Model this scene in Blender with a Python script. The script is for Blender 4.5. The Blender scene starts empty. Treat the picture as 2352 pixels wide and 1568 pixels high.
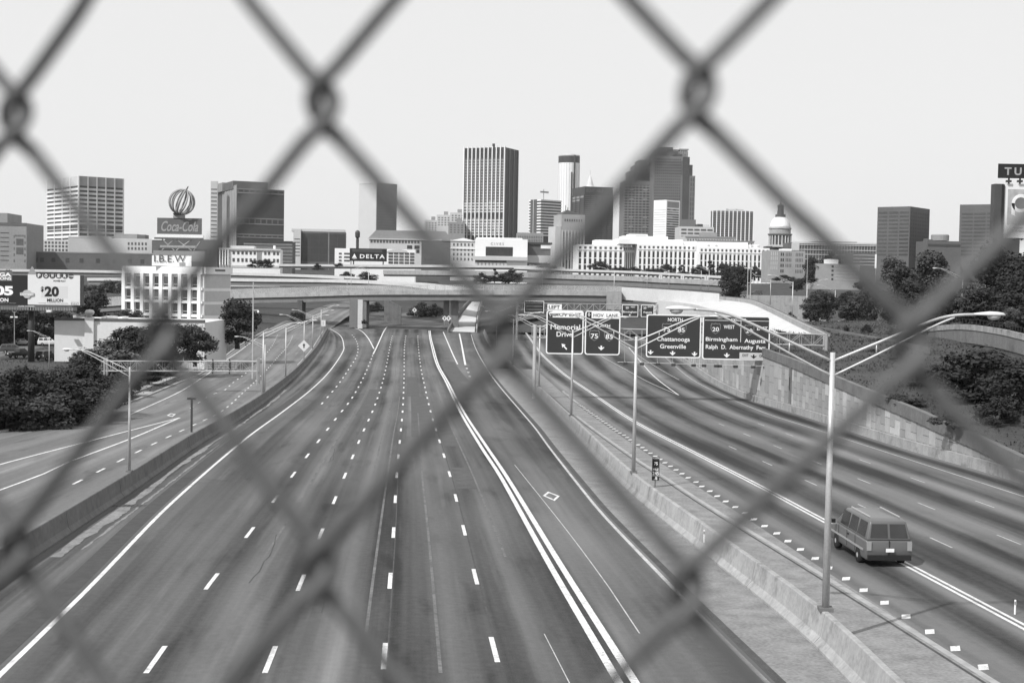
import bpy, bmesh, math, random
from mathutils import Vector, Matrix
random.seed(11)
R = math.radians
scene = bpy.context.scene
COL = scene.collection

# ---------------------------------------------------------------- camera
F, CX, CY, CAMZ = 3050.0, 1176.0, 784.0, 12.0
PITCH, ROLL = 2.515, 1.0
cam_data = bpy.data.cameras.new('camera')
cam = bpy.data.objects.new('camera', cam_data)
COL.objects.link(cam)
CROT = Matrix.Rotation(R(90 - PITCH), 3, 'X') @ Matrix.Rotation(R(ROLL), 3, 'Z')
cam.matrix_world = Matrix.Translation((0, 0, CAMZ)) @ CROT.to_4x4()
cam_data.sensor_width = 36.0
cam_data.lens = 36.0 * F / 2352.0
cam_data.clip_start = 0.02
cam_data.clip_end = 12000
cam_data.dof.use_dof = True
cam_data.dof.focus_distance = 300.0
cam_data.dof.aperture_fstop = 13.5
scene.camera = cam

# ---------------------------------------------------------------- sky and sun
SUN_AZ, SUN_EL = -136.0, 46.0      # azimuth measured clockwise from +Y (the view direction)
world = bpy.data.worlds.new('World'); scene.world = world; world.use_nodes = True
nt = world.node_tree; nt.nodes.clear()
sky = nt.nodes.new('ShaderNodeTexSky'); sky.sky_type = 'NISHITA'; sky.sun_disc = False
sky.sun_elevation = R(SUN_EL); sky.sun_rotation = R(SUN_AZ)
sky.air_density = 1.0; sky.dust_density = 2.0; sky.ozone_density = 1.0
bw = nt.nodes.new('ShaderNodeRGBToBW')
bg = nt.nodes.new('ShaderNodeBackground'); bg.inputs['Strength'].default_value = 0.10
out = nt.nodes.new('ShaderNodeOutputWorld')
veil = nt.nodes.new('ShaderNodeMapRange'); veil.clamp = False      # thin white overcast over the clear-sky dome
veil.inputs[1].default_value = 0.0; veil.inputs[2].default_value = 10.0; veil.inputs[3].default_value = 5.6; veil.inputs[4].default_value = 7.1
nt.links.new(sky.outputs[0], bw.inputs[0]); nt.links.new(bw.outputs[0], veil.inputs[0]); nt.links.new(veil.outputs[0], bg.inputs[0]); nt.links.new(bg.outputs[0], out.inputs[0])
sun_data = bpy.data.lights.new('sun', 'SUN'); sun_data.energy = 3.0; sun_data.angle = R(1.0); sun_data.color = (1, 1, 1)
sun = bpy.data.objects.new('sun', sun_data); COL.objects.link(sun)
sdir = Vector((math.sin(R(SUN_AZ)) * math.cos(R(SUN_EL)), math.cos(R(SUN_AZ)) * math.cos(R(SUN_EL)), math.sin(R(SUN_EL))))
sun.rotation_euler = sdir.to_track_quat('Z', 'Y').to_euler()
vs = scene.view_settings
vs.view_transform = 'Standard'; vs.look = 'None'; vs.gamma = 1; vs.use_curve_mapping = False; vs.exposure = 0.5
scene.render.engine = 'CYCLES'
scene.cycles.use_denoising = True
scene.cycles.max_bounces = 5; scene.cycles.diffuse_bounces = 2; scene.cycles.glossy_bounces = 2
scene.cycles.transparent_max_bounces = 12
scene.cycles.sample_clamp_indirect = 4

# ---------------------------------------------------------------- photograph geometry helpers
def ray(px, py):
    return CROT @ Vector(((px - CX) / F, -(py - CY) / F, -1.0))
def P(px, py, d):
    """Point on the sight line through a photograph position, d metres ahead."""
    v = ray(px, py); t = d / v.y
    return Vector((v.x * t, d, CAMZ + v.z * t))
ZT = [(-100, -8.6), (0, -10.8), (30, -11.62), (60, -12.45), (90, -13.29), (150, -14.9), (200, -16.1), (240, -16.75), (300, -16.85),
      (349, -16.5), (430, -16.2), (520, -15.4), (650, -13.4), (800, -10.5), (1000, -6)]
def lin(tab, y):
    if y <= tab[0][0]:
        a, b = tab[0], tab[1]
    elif y >= tab[-1][0]:
        a, b = tab[-2], tab[-1]
    else:
        for a, b in zip(tab, tab[1:]):
            if a[0] <= y <= b[0]: break
    return a[1] + (b[1] - a[1]) * (y - a[0]) / ((b[0] - a[0]) or 1e-9)
def clampi(tab, y):
    return lin(tab, min(max(y, tab[0][0]), tab[-1][0]))
def ZR(y):
    return CAMZ + sum(lin(ZT, y + k) for k in (-16, -8, 0, 8, 16)) / 5.0
def G(px, py, dz=0.0):
    """Where the sight line meets the road surface (raised dz)."""
    v = ray(px, py); lo, step = 5.0, 2.0
    f = lambda d: CAMZ + v.z / v.y * d - ZR(d) - dz
    hi = lo
    while f(hi) > 0 and hi < 1000: lo, hi = hi, hi + step
    for _ in range(30):
        m = (lo + hi) / 2
        if f(m) > 0: lo = m
        else: hi = m
    return Vector((v.x / v.y * hi, hi, ZR(hi) + dz))
def curve(*pts, dz=0.0):
    """Photograph polyline on the road -> list of (Y, X)."""
    c = sorted(((g.y, g.x) for g in (G(a, b, dz) for a, b in pts)))
    o = [c[0]]
    for q in c[1:]:
        if q[0] - o[-1][0] > .05: o.append(q)
    return o
def dens(c, step=4.0):
    """Smooth densified (Y,X) curve (Catmull-Rom)."""
    res = []
    n = len(c)
    for i in range(n - 1):
        p1, p2 = c[i], c[i + 1]
        p0 = c[i - 1] if i else (2 * p1[0] - p2[0], 2 * p1[1] - p2[1])
        p3 = c[i + 2] if i + 2 < n else (2 * p2[0] - p1[0], 2 * p2[1] - p1[1])
        m1 = (p2[1] - p0[1]) / ((p2[0] - p0[0]) or 1e-6); m2 = (p3[1] - p1[1]) / ((p3[0] - p1[0]) or 1e-6)
        L = p2[0] - p1[0]
        k = max(1, int(L / step))
        for j in range(k):
            t = j / k
            h00 = 2*t**3 - 3*t*t + 1; h10 = t**3 - 2*t*t + t; h01 = -2*t**3 + 3*t*t; h11 = t**3 - t*t
            res.append((p1[0] + L * t, h00 * p1[1] + h10 * L * m1 + h01 * p2[1] + h11 * L * m2))
    res.append(c[-1])
    return res

# ---------------------------------------------------------------- materials (all grey: the photograph is black and white)
_mats = {}
def mat(name, c=.4, rough=.85, var=.12, scale=.6, fine=9.0, streak=0.0, metallic=0.0, spec=.25, bump=0.0, alpha=None, chips=0.0, stain=0.0):
    if name in _mats: return _mats[name]
    m = bpy.data.materials.new(name); m.use_nodes = True; _mats[name] = m
    t = m.node_tree; n = t.nodes; L = t.links
    b = n['Principled BSDF']
    b.inputs['Roughness'].default_value = rough; b.inputs['Metallic'].default_value = metallic
    b.inputs['Specular IOR Level'].default_value = spec
    geo = n.new('ShaderNodeNewGeometry')
    n1 = n.new('ShaderNodeTexNoise'); n1.inputs['Scale'].default_value = scale; n1.inputs['Detail'].default_value = 4
    n2 = n.new('ShaderNodeTexNoise'); n2.inputs['Scale'].default_value = scale * fine; n2.inputs['Detail'].default_value = 3
    L.new(geo.outputs['Position'], n1.inputs['Vector']); L.new(geo.outputs['Position'], n2.inputs['Vector'])
    add = n.new('ShaderNodeMath'); add.operation = 'ADD'
    L.new(n1.outputs['Fac'], add.inputs[0]); L.new(n2.outputs['Fac'], add.inputs[1])
    src = add.outputs[0]; lo, hi = .7, 1.3
    if streak:
        mp = n.new('ShaderNodeMapping'); mp.inputs['Scale'].default_value = (1, 1, .07)
        n3 = n.new('ShaderNodeTexNoise'); n3.inputs['Scale'].default_value = 1.6; n3.inputs['Detail'].default_value = 5
        L.new(geo.outputs['Position'], mp.inputs['Vector']); L.new(mp.outputs[0], n3.inputs['Vector'])
        ml = n.new('ShaderNodeMath'); ml.operation = 'MULTIPLY_ADD'; ml.inputs[1].default_value = streak
        L.new(n3.outputs['Fac'], ml.inputs[0]); L.new(src, ml.inputs[2]); src = ml.outputs[0]
        lo, hi = .7 + streak * .3, 1.3 + streak * .7
    mr = n.new('ShaderNodeMapRange'); mr.inputs[1].default_value = lo; mr.inputs[2].default_value = hi
    mr.inputs[3].default_value = max(.004, c * (1 - var)); mr.inputs[4].default_value = min(.9, c * (1 + var))
    L.new(src, mr.inputs[0]); col = mr.outputs[0]
    for amt, sc, lo_, dark in ((chips, 7.0, .56, .10), (stain, .55, .54, c * .45)):
        if not amt: continue
        q = n.new('ShaderNodeTexNoise'); q.inputs['Scale'].default_value = sc; q.inputs['Detail'].default_value = 7; q.inputs['Roughness'].default_value = .65
        L.new(geo.outputs['Position'], q.inputs['Vector'])
        w = n.new('ShaderNodeMapRange'); w.inputs[1].default_value = lo_; w.inputs[2].default_value = lo_ + .14; w.inputs[4].default_value = amt
        L.new(q.outputs['Fac'], w.inputs[0])
        mx = n.new('ShaderNodeMix'); mx.data_type = 'FLOAT'; mx.inputs[3].default_value = dark
        L.new(w.outputs[0], mx.inputs[0]); L.new(col, mx.inputs[2]); col = mx.outputs[0]
    L.new(col, b.inputs['Base Color'])
    if bump:
        bp = n.new('ShaderNodeBump'); bp.inputs['Strength'].default_value = bump; bp.inputs['Distance'].default_value = .05
        L.new(n2.outputs['Fac'], bp.inputs['Height']); L.new(bp.outputs[0], b.inputs['Normal'])
    if alpha is not None:
        b.inputs['Alpha'].default_value = alpha
    return m

def asphalt(name, c, band, noise_amp, u0=0.0):
    """Asphalt whose wear follows the lanes: the UV map holds metres across and along the road."""
    m = bpy.data.materials.new(name); m.use_nodes = True; _mats[name] = m
    t = m.node_tree; n = t.nodes; L = t.links; b = n['Principled BSDF']
    b.inputs['Roughness'].default_value = .8; b.inputs['Specular IOR Level'].default_value = .3
    uv = n.new('ShaderNodeUVMap'); uv.uv_map = 'UVMap'
    def noise(sx, sy, sc, det=4):
        mp = n.new('ShaderNodeMapping'); mp.inputs['Scale'].default_value = (sx, sy, 1)
        q = n.new('ShaderNodeTexNoise'); q.inputs['Scale'].default_value = sc; q.inputs['Detail'].default_value = det
        L.new(uv.outputs[0], mp.inputs[0]); L.new(mp.outputs[0], q.inputs['Vector']); return q.outputs['Fac']
    def ma(op, a, b2, c2=None):
        q = n.new('ShaderNodeMath'); q.operation = op
        for i, v in enumerate((a, b2, c2)):
            if v is None: continue
            if isinstance(v, (int, float)): q.inputs[i].default_value = v
            else: L.new(v, q.inputs[i])
        return q.outputs[0]
    sep = n.new('ShaderNodeSeparateXYZ'); L.new(uv.outputs[0], sep.inputs[0])
    wob = noise(.25, .012, 1.0)
    u = ma('MULTIPLY_ADD', wob, 1.6, sep.outputs[0])
    ph = ma('MULTIPLY', ma('ADD', u, -u0 - .8), 2 * math.pi / 3.66)
    cs = ma('COSINE', ph, 0)                       # -1 mid-lane
    tire = noise(.75, .006, 1.0, 6)                # long streaks
    patch = noise(.10, .022, 1.0, 3)
    grain = noise(1, 1, 3.2, 5)
    speck = noise(1, 1, 21.0, 2)
    stain = noise(.9, .16, .8, 6)
    st = n.new('ShaderNodeMapRange'); st.inputs[1].default_value = .56; st.inputs[2].default_value = .70; st.inputs[3].default_value = 0; st.inputs[4].default_value = -.30
    L.new(stain, st.inputs[0])
    pale = noise(1.6, .05, .7, 7)
    pl_ = n.new('ShaderNodeMapRange'); pl_.inputs[1].default_value = .58; pl_.inputs[2].default_value = .74; pl_.inputs[3].default_value = 0; pl_.inputs[4].default_value = .45
    L.new(pale, pl_.inputs[0])
    s = ma('MULTIPLY', cs, band)
    s = ma('ADD', s, ma('MULTIPLY', ma('ADD', tire, -.5), noise_amp * 1.6))
    s = ma('ADD', s, ma('MULTIPLY', ma('ADD', patch, -.5), noise_amp * 1.3))
    s = ma('ADD', s, ma('MULTIPLY', ma('ADD', grain, -.5), .55))
    s = ma('ADD', s, ma('MULTIPLY', ma('ADD', speck, -.5), .9))
    s = ma('ADD', s, st.outputs[0]); s = ma('ADD', s, pl_.outputs[0])
    s = ma('MULTIPLY_ADD', s, c, c)
    s = ma('MAXIMUM', s, .015)
    L.new(s, b.inputs['Base Color'])
    return m

ASPH = asphalt('asphalt_worn', .080, .26, 1.8)
ASPH_R = asphalt('asphalt_banded', .086, .62, 1.5, u0=36.3)
ASPH_L = asphalt('asphalt_pale', .14, .10, .9)
ASPH_LOT = mat('asphalt_lot', .12, .9, .2, .15)
CONC = mat('concrete', .32, .85, .25, .35, streak=.9, stain=.6)
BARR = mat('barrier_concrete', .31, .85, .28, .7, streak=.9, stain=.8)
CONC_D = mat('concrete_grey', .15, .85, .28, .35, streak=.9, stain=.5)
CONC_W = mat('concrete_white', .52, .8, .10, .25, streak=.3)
CONC_G = mat('concrete_girder', .17, .85, .15, .3, streak=.5)  # girders darker than parapets: shade under the overhang is put into the tone
SHOULDER = mat('shoulder_concrete', .21, .9, .30, .9, bump=.3, stain=.35)
GRAVEL = mat('gravel_joint', .07, .95, .3, 1.5)
DIRT = mat('dirt', .21, .95, .35, .8)
WHITEP = mat('road_paint', .62, .7, .3, 2.2, chips=.9)
GREYP = mat('road_paint_worn', .42, .75, .3, 1.2, chips=.9)
SEAL = mat('joint_sealer', .22, .8, .2, 2.0)
GRASS = mat('grass', .05, .95, .35, .22, bump=.4)
GRASS_D = mat('grass_dark', .045, .95, .4, .3, bump=.4)
GALV = mat('galvanised_steel', .50, .45, .10, 1.5, metallic=.35, spec=.5)
STEEL = mat('truss_steel', .34, .5, .15, 1.5, metallic=.2)
STEEL_D = mat('dark_steel', .05, .5, .2, 1.5)
WIRE = mat('fence_wire', .098, .55, .25, 60, metallic=.2, spec=.4)
SIGNG = mat('sign_green', .035, .45, .08, .6, spec=.35)
SIGNW = mat('sign_white', .80, .5, .03, .5)
SIGNK = mat('sign_black', .02, .5, .05, .5)
SIGNY = mat('sign_yellow', .50, .5, .05, .5)
SIGNM = mat('sign_grey', .28, .5, .05, .5)
GLASS = mat('window_glass', .035, .25, .35, .12, spec=.5)
GLASS_M = mat('window_glass_mid', .085, .3, .35, .1, spec=.5)
GLASS_L = mat('window_blind', .26, .4, .3, .15)
WHITEW = mat('white_wall', .80, .75, .05, .12, streak=.25)
LIGHTW = mat('light_wall', .50, .8, .08, .12, streak=.25)
MIDW = mat('grey_wall', .25, .8, .12, .1, streak=.3)
DARKW = mat('dark_wall', .105, .7, .12, .1, streak=.25)
BLACKW = mat('black_wall', .05, .5, .15, .1)
ROOFM = mat('metal_roof', .25, .5, .1, .1)
BARK = mat('bark', .07, .95, .3, 2.0, streak=.5)
LEAF = [mat('leaf_dark', .025, .75, .75, .8, spec=.25), mat('leaf_mid', .048, .75, .7, .8, spec=.25), mat('leaf_pale', .08, .75, .65, .8, spec=.25)]
RUBBER = mat('tyre_rubber', .02, .9, .1, 3)
PAINTS = [mat('car_paint_%s' % k, v, .3, .03, 1, spec=.5) for k, v in (('black', .02), ('dark', .06), ('silver', .32), ('white', .7), ('van', .105))]

# ---------------------------------------------------------------- mesh helpers
class MB:
    def __init__(s): s.v = []; s.f = []
    def quad(s, *p):
        k = len(s.v); s.v += [tuple(q) for q in p]; s.f.append(tuple(range(k, k + len(p)))); return s
    def box(s, x0, x1, y0, y1, z0, z1):
        k = len(s.v)
        s.v += [(x0, y0, z0), (x1, y0, z0), (x1, y1, z0), (x0, y1, z0), (x0, y0, z1), (x1, y0, z1), (x1, y1, z1), (x0, y1, z1)]
        for q in ((0, 3, 2, 1), (4, 5, 6, 7), (0, 1, 5, 4), (1, 2, 6, 5), (2, 3, 7, 6), (3, 0, 4, 7)): s.f.append(tuple(k + i for i in q))
        return s
    def tube(s, pts, r, n=8, cap=True):
        pts = [Vector(p) for p in pts]; k0 = len(s.v); m = len(pts)
        rs = r if isinstance(r, (list, tuple)) else [r] * m
        up = None
        for i, p in enumerate(pts):
            d = (pts[min(i + 1, m - 1)] - pts[max(i - 1, 0)])
            d = d.normalized() if d.length > 1e-9 else Vector((0, 0, 1))
            if up is None:
                up = Vector((1, 0, 0)) if abs(d.x) < .8 else Vector((0, 1, 0))
            a = (up - d * up.dot(d)).normalized(); up = a; b = d.cross(a)
            for j in range(n):
                q = 2 * math.pi * j / n
                s.v.append(tuple(p + (a * math.cos(q) + b * math.sin(q)) * rs[i]))
        for i in range(m - 1):
            for j in range(n):
                s.f.append((k0 + i*n + j, k0 + i*n + (j+1) % n, k0 + (i+1)*n + (j+1) % n, k0 + (i+1)*n + j))
        if cap:
            s.f.append(tuple(k0 + j for j in range(n))[::-1]); s.f.append(tuple(k0 + (m-1)*n + j for j in range(n)))
        return s
    def lathe(s, prof, n=24, cx=0, cy=0):
        k0 = len(s.v)
        for r, z in prof:
            for j in range(n):
                q = 2 * math.pi * j / n; s.v.append((cx + r * math.cos(q), cy + r * math.sin(q), z))
        for i in range(len(prof) - 1):
            for j in range(n):
                s.f.append((k0 + i*n + j, k0 + i*n + (j+1) % n, k0 + (i+1)*n + (j+1) % n, k0 + (i+1)*n + j))
        s.f.append(tuple(k0 + j for j in range(n))[::-1]); s.f.append(tuple(k0 + (len(prof)-1)*n + j for j in range(n)))
        return s
    def prism(s, poly, y0, y1):
        """Polygon in x,z extruded along y."""
        k = len(s.v); n = len(poly)
        s.v += [(x, y0, z) for x, z in poly] + [(x, y1, z) for x, z in poly]
        s.f.append(tuple(range(k, k + n))); s.f.append(tuple(range(k + n, k + 2*n))[::-1])
        for i in range(n):
            j = (i + 1) % n; s.f.append((k + j, k + i, k + n + i, k + n + j))
        return s
    def mesh(s, name, m, smooth=False):
        me = bpy.data.meshes.new(name); me.from_pydata(s.v, [], s.f); me.validate()
        b = bmesh.new(); b.from_mesh(me); bmesh.ops.recalc_face_normals(b, faces=b.faces); b.to_mesh(me); b.free()
        if m: me.materials.append(m)
        if smooth:
            for p in me.polygons: p.use_smooth = True
        return me
    def build(s, name, m, parent=None, smooth=False, loc=None):
        return link(name, s.mesh(name, m, smooth), parent, loc)
def link(name, me, parent=None, loc=None):
    o = bpy.data.objects.new(name, me); COL.objects.link(o)
    if parent is not None: o.parent = parent
    if loc is not None: o.location = loc
    return o
def thing(name, label, cat, loc=(0, 0, 0), rz=0.0, group=None):
    o = bpy.data.objects.new(name, None); COL.objects.link(o); o.location = loc; o.rotation_euler = (0, 0, rz)
    o.empty_display_size = .2
    return tag(o, label, cat, group)
def tag(o, label, cat, group=None):
    o['label'] = label; o['category'] = cat
    if group: o['group'] = group
    return o
def struct(o, kind='structure'): o['kind'] = kind; return o
_bx = {}
def bx(name, parent, x0, x1, y0, y1, z0, z1, m):
    """A box part; alike boxes share one mesh."""
    w, d, h = abs(x1 - x0), abs(y1 - y0), abs(z1 - z0)
    key = (round(w, 3), round(d, 3), round(h, 3), m.name)
    if key not in _bx:
        _bx[key] = MB().box(-w/2, w/2, -d/2, d/2, -h/2, h/2).mesh(name, m)
    return link(name, _bx[key], parent, ((x0+x1)/2, (y0+y1)/2, (z0+z1)/2))
def copy_tree(o, parent=None):
    c = o.copy(); COL.objects.link(c)
    if parent is not None: c.parent = parent
    for ch in list(o.children): copy_tree(ch, c)
    return c
_tx = {}
def text_mesh(s, m, shear=0.0, bold=0.0, space=1.0):
    key = (s, m.name, shear, bold, space)
    if key in _tx: return _tx[key]
    cu = bpy.data.curves.new('lettering', 'FONT'); cu.body = s; cu.shear = shear; cu.offset = bold; cu.space_character = space
    cu.extrude = .01; cu.resolution_u = 3
    o = bpy.data.objects.new('lettering', cu); COL.objects.link(o)
    bpy.context.view_layer.update()
    me = bpy.data.meshes.new_from_object(o.evaluated_get(bpy.context.evaluated_depsgraph_get()))
    bpy.data.objects.remove(o)
    xs = [v.co.x for v in me.vertices]; ys = [v.co.y for v in me.vertices]
    ax, bx_, ay, by = min(xs), max(xs), min(ys), max(ys)
    for v in me.vertices:   # normalise to a unit box standing up and facing -y
        v.co = Vector(((v.co.x - (ax + bx_) / 2) / (bx_ - ax), -v.co.z * 1.0, (v.co.y - (ay + by) / 2) / (by - ay)))
    me.materials.clear(); me.materials.append(m); me.name = 'lettering'
    _tx[key] = me
    return me
def lettering(parent, s, cx, cz, w, h, y, m, shear=0.0, bold=0.0, space=1.0, rot=0.0):
    o = link('lettering', text_mesh(s, m, shear, bold, space), parent, (cx, y, cz)); o.scale = (w, 1, h)
    o.rotation_euler = (0, rot, 0)
    return o
# ================================================================ ROADS AND GROUND
rp = random.Random(3)
BH = 1.1                                                             # barrier height
BL = dens(curve((-120, 1332), (0, 1258), (151, 1170), (300, 1082), (442, 995), (536, 944), (600, 905), (690, 835), (730, 790), (744, 766), dz=BH))
EL = dens(curve((-90, 1640), (0, 1549), (193, 1361), (393, 1156), (566, 1006), (643, 950), (707, 901), (759, 850), (785, 812), (790, 797), (780, 769), (746, 748)))
D0 = dens(curve((740, 926), (771, 890), (800, 849), (820, 816), (822, 794), (817, 780), (806, 766)))
D1 = dens(curve((358, 1513), (481, 1341), (567, 1231), (625, 1155), (697, 1058), (742, 999), (774, 958), (807, 916), (833, 870), (842, 851), (857, 813)))
D2 = dens(curve((621, 1513), (691, 1338), (767, 1152), (807, 1056), (831, 998), (857, 941), (875, 890), (887, 842), (896, 794), (903, 762)))
D3 = dens(curve((883, 1505), (896, 1333), (904, 1220), (911, 1093), (920, 996), (925, 940), (928, 868), (929, 800), (933, 765)))
D4 = dens(curve((1135, 1490), (1092, 1325), (1066, 1218), (1034, 1093), (1012, 1021), (988, 941), (976, 889), (965, 833), (960, 782), (960, 763)))
DLa = dens(curve((1452, 1620), (1420, 1565), (1263, 1297), (1149, 1093), (1107, 1029), (1059, 949), (1023, 875), (1003, 837), (994, 807), (987, 776), (985, 759)))
DLb = dens(curve((1492, 1620), (1458, 1565), (1288, 1297), (1163, 1093), (1120, 1029), (1067, 949), (1028, 875), (1007, 837), (998, 807), (990, 776), (988, 759)))
ER = dens(curve((1810, 1620), (1763, 1568), (1592, 1397), (1389, 1186), (1335, 1121), (1263, 1029), (1222, 974), (1138, 875), (1118, 846), (1091, 796), (1082, 768)))
MB_ = dens(curve((2160, 1640), (2072, 1568), (1893, 1400), (1640, 1218), (1455, 1085), (1312, 954), (1235, 885), (1170, 828), (1125, 780), (1112, 755), dz=BH))
SD = dens(curve((2360, 1600), (2310, 1566), (2122, 1443), (1935, 1324), (1751, 1204), (1663, 1148), (1496, 1042), (1331, 929), (1262, 872), (1200, 812), (1165, 768)))
JT = dens(curve((2262, 1568), (1893, 1334), (1609, 1158), (1498, 1084), (1456, 1057), (1330, 965), (1262, 905)))
DR = dens(curve((2480, 1510), (2352, 1439), (1916, 1208), (1754, 1121), (1608, 1046), (1456, 967), (1350, 896), (1286, 851), (1240, 808), (1208, 764)))
RE = dens(curve((2480, 1182), (2352, 1140), (1939, 1007), (1865, 983), (1754, 947), (1601, 878), (1547, 838), (1528, 821), (1490, 790), (1455, 762)))
RW = dens(curve((2600, 1205), (2339, 1103), (2108, 1036), (1828, 947), (1705, 910), (1589, 841), (1530, 800), (1490, 768)))
CL = dens(curve((-120, 1021), (0, 994), (203, 953), (300, 925), (400, 885), (470, 855), (540, 802), (590, 771), (622, 752)))
def XA(c, y): return lin(c, y)

def sheet(name, cols, ys, m, dz=0.0, sub=4):
    """Road sheet whose columns follow given (u, curve) pairs; the UV map is (metres across, metres along)."""
    verts, uvs, nc = [], [], 0
    for y in ys:
        row = []
        xs = [(u, XA(c, y)) for u, c in cols]
        for i in range(1, len(xs)):
            if xs[i][1] < xs[i-1][1] + .05: xs[i] = (xs[i][0], xs[i-1][1] + .05)
        for (u0, x0), (u1, x1) in zip(xs, xs[1:]):
            for k in range(sub): row.append((u0 + (u1 - u0) * k / sub, x0 + (x1 - x0) * k / sub))
        row.append(xs[-1]); nc = len(row)
        for u, x in row: verts.append((x, y, ZR(y) + dz)); uvs.append((u, y))
    faces = []
    for j in range(len(ys) - 1):
        for i in range(nc - 1):
            a = j * nc + i; faces.append((a, a + 1, a + nc + 1, a + nc))
    me = bpy.data.meshes.new(name); me.from_pydata(verts, [], faces)
    uvl = me.uv_layers.new(name='UVMap')
    for lp in me.loops: uvl.data[lp.index].uv = uvs[lp.vertex_index]
    me.materials.append(m)
    return struct(link(name, me))
def ysteps(a, b):
    o, y = [], a
    while y < b: o.append(y); y += max(1.5, y * .025)
    return o + [b]

def shifted(c, dx): return [(y, x + dx) for y, x in c]
main_road = sheet('road', [(-8, shifted(BL, .1)), (0, EL), (5.5, D1), (9.2, D2), (12.9, D3), (16.5, D4), (20.3, DLa), (24.5, ER), (28.5, MB_)], ysteps(18, 445), ASPH)
right_road = sheet('road', [(28.5, MB_), (32, SD), (36.3, DR), (50.94, RE), (55, RW)], ysteps(18, 420), ASPH_R)
left_road = sheet('road', [(0, CL), (7, [((a[0]+0), (a[1] + XA(BL, a[0])) / 2) for a in CL]), (16, shifted(BL, -.1))], ysteps(45, 445), ASPH_L)
shoulder_l = sheet('shoulder', [(0, shifted(ER, .55)), (4, shifted(MB_, -.2))], ysteps(18, 260), SHOULDER, .004)
shoulder_r = sheet('shoulder', [(0, shifted(MB_, .2)), (4, shifted(SD, -.35))], ysteps(18, 260), SHOULDER, .004)
# asphalt under and beyond the overpass
def patch(name, rows, m):
    """Rows of (left, right) world points."""
    b = MB(); n = len(rows)
    me = bpy.data.meshes.new(name)
    v, uv, f = [], [], []
    for k, (a, c) in enumerate(rows):
        for t in range(7):
            p = Vector(a).lerp(Vector(c), t / 6); v.append(tuple(p)); uv.append((t * 2.4, p.y))
    for k in range(n - 1):
        for t in range(6): q = k * 7 + t; f.append((q, q + 1, q + 8, q + 7))
    me.from_pydata(v, [], f); u = me.uv_layers.new(name='UVMap')
    for lp in me.loops: u.data[lp.index].uv = uv[lp.vertex_index]
    me.materials.append(m); return struct(link(name, me))
patch('road', [(Vector((-70, y, ZR(y) - .02)), Vector((-14 + max(0, y - 470) * .25, y, ZR(y) - .02))) for y in (443, 470, 500, 530, 560, 600)], ASPH)
patch('ramp_road', [(P(a, b, d), P(c, e, d2)) for a, b, d, c, e, d2 in ((615, 757, 420, 748, 763, 420), (650, 738, 455, 770, 748, 455), (692, 724, 495, 792, 731, 490),
      (722, 710, 540, 815, 716, 530), (748, 701, 590, 838, 705, 580), (775, 695, 640, 850, 699, 630), (800, 690, 700, 862, 693, 700))], ASPH_L)
hov_ramp = patch('ramp_road', [(P(a, b, d), P(c, b, d)) for a, b, d, c in ((1028, 766, 428, 1090), (1042, 745, 455, 1092), (1060, 722, 485, 1095), (1074, 704, 515, 1099), (1084, 693, 545, 1104))], CONC_W)

# ---------------------------------------------------------------- ground sheets
def strip_ground(name, base, ys, offs, zf, sgn, m):
    v, f = [], []
    for y in ys:
        x0 = XA(base, y)
        for o in offs: v.append((x0 + sgn * o, y, zf(y, o) + (random.uniform(-.12, .12) if 3 < o < 60 else 0)))
    n = len(offs)
    for j in range(len(ys) - 1):
        for i in range(n - 1): a = j * n + i; f.append((a, a + 1, a + n + 1, a + n))
    me = bpy.data.meshes.new(name); me.from_pydata(v, [], f); me.materials.append(m)
    b = bmesh.new(); b.from_mesh(me); bmesh.ops.recalc_face_normals(b, faces=b.faces)
    if sum(q.normal.z for q in b.faces) < 0: bmesh.ops.reverse_faces(b, faces=b.faces)
    b.to_mesh(me); b.free()
    for p in me.polygons: p.use_smooth = True
    return struct(link(name, me))
LO = [(0, .12), (1, .15), (6, .5), (15, 1.2), (40, 1.2), (120, 1.5), (1500, 3)]
def zleft(y, o): return ZR(y) + clampi(LO, o)
strip_ground('grass_verge', shifted(CL, 0), ysteps(20, 470), [0, 1, 3, 6, 10, 15, 20, 30, 40], zleft, -1, GRASS)
strip_ground('ground', shifted(CL, -40), ysteps(20, 470), [0, 60, 120, 400, 1500], lambda y, o: zleft(y, o + 40), -1, ASPH_LOT)
WH = [(60, .6), (80, .8), (94, 1.5), (115, 3.3), (163, 6.1), (195, 8), (290, 9), (340, 7), (400, 4.5), (470, 3)]
def wall_top(y): return ZR(y) + clampi(WH, y)
RO = [(0, -.25), (2, -.1), (10, .2), (22, .5), (40, 1.4), (80, 3), (200, 5), (1500, 12)]
def zright(y, o): return wall_top(y) + clampi(RO, o) * clampi([(260, 1), (400, .18)], y) - .1
strip_ground('embankment', shifted(RW, .25), ysteps(20, 470), [0, 2, 5, 10, 16, 22, 30, 40, 60, 80, 140, 200, 500, 1500], zright, 1, GRASS)
TF = [(440, -5.2), (560, -4.6), (700, -1), (780, 5), (860, 12), (950, 17), (1200, 24), (2000, 34), (9000, 40)]
def tf(y): return clampi(TF, y)
ys = [462, 480, 520, 560, 620, 700, 740, 780, 820, 860, 900, 950, 1050, 1200, 1500, 2000, 3000, 4500]
xs = [-4000, -2500, -1200, -700, -450, -300, -200, -150, -100, -60, -20, 20, 60, 100, 150, 200, 300, 450, 700, 1200, 2500, 4000]
v = [(x, y, tf(y) + (random.uniform(-.6, .6) if 500 < y < 1000 else 0)) for y in ys for x in xs]
n_ = len(xs)
me = bpy.data.meshes.new('ground'); me.from_pydata(v, [], [(j*n_+i, j*n_+i+1, j*n_+n_+i+1, j*n_+n_+i) for j in range(len(ys)-1) for i in range(n_-1)])
me.materials.append(GRASS); struct(link('ground', me))
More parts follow.
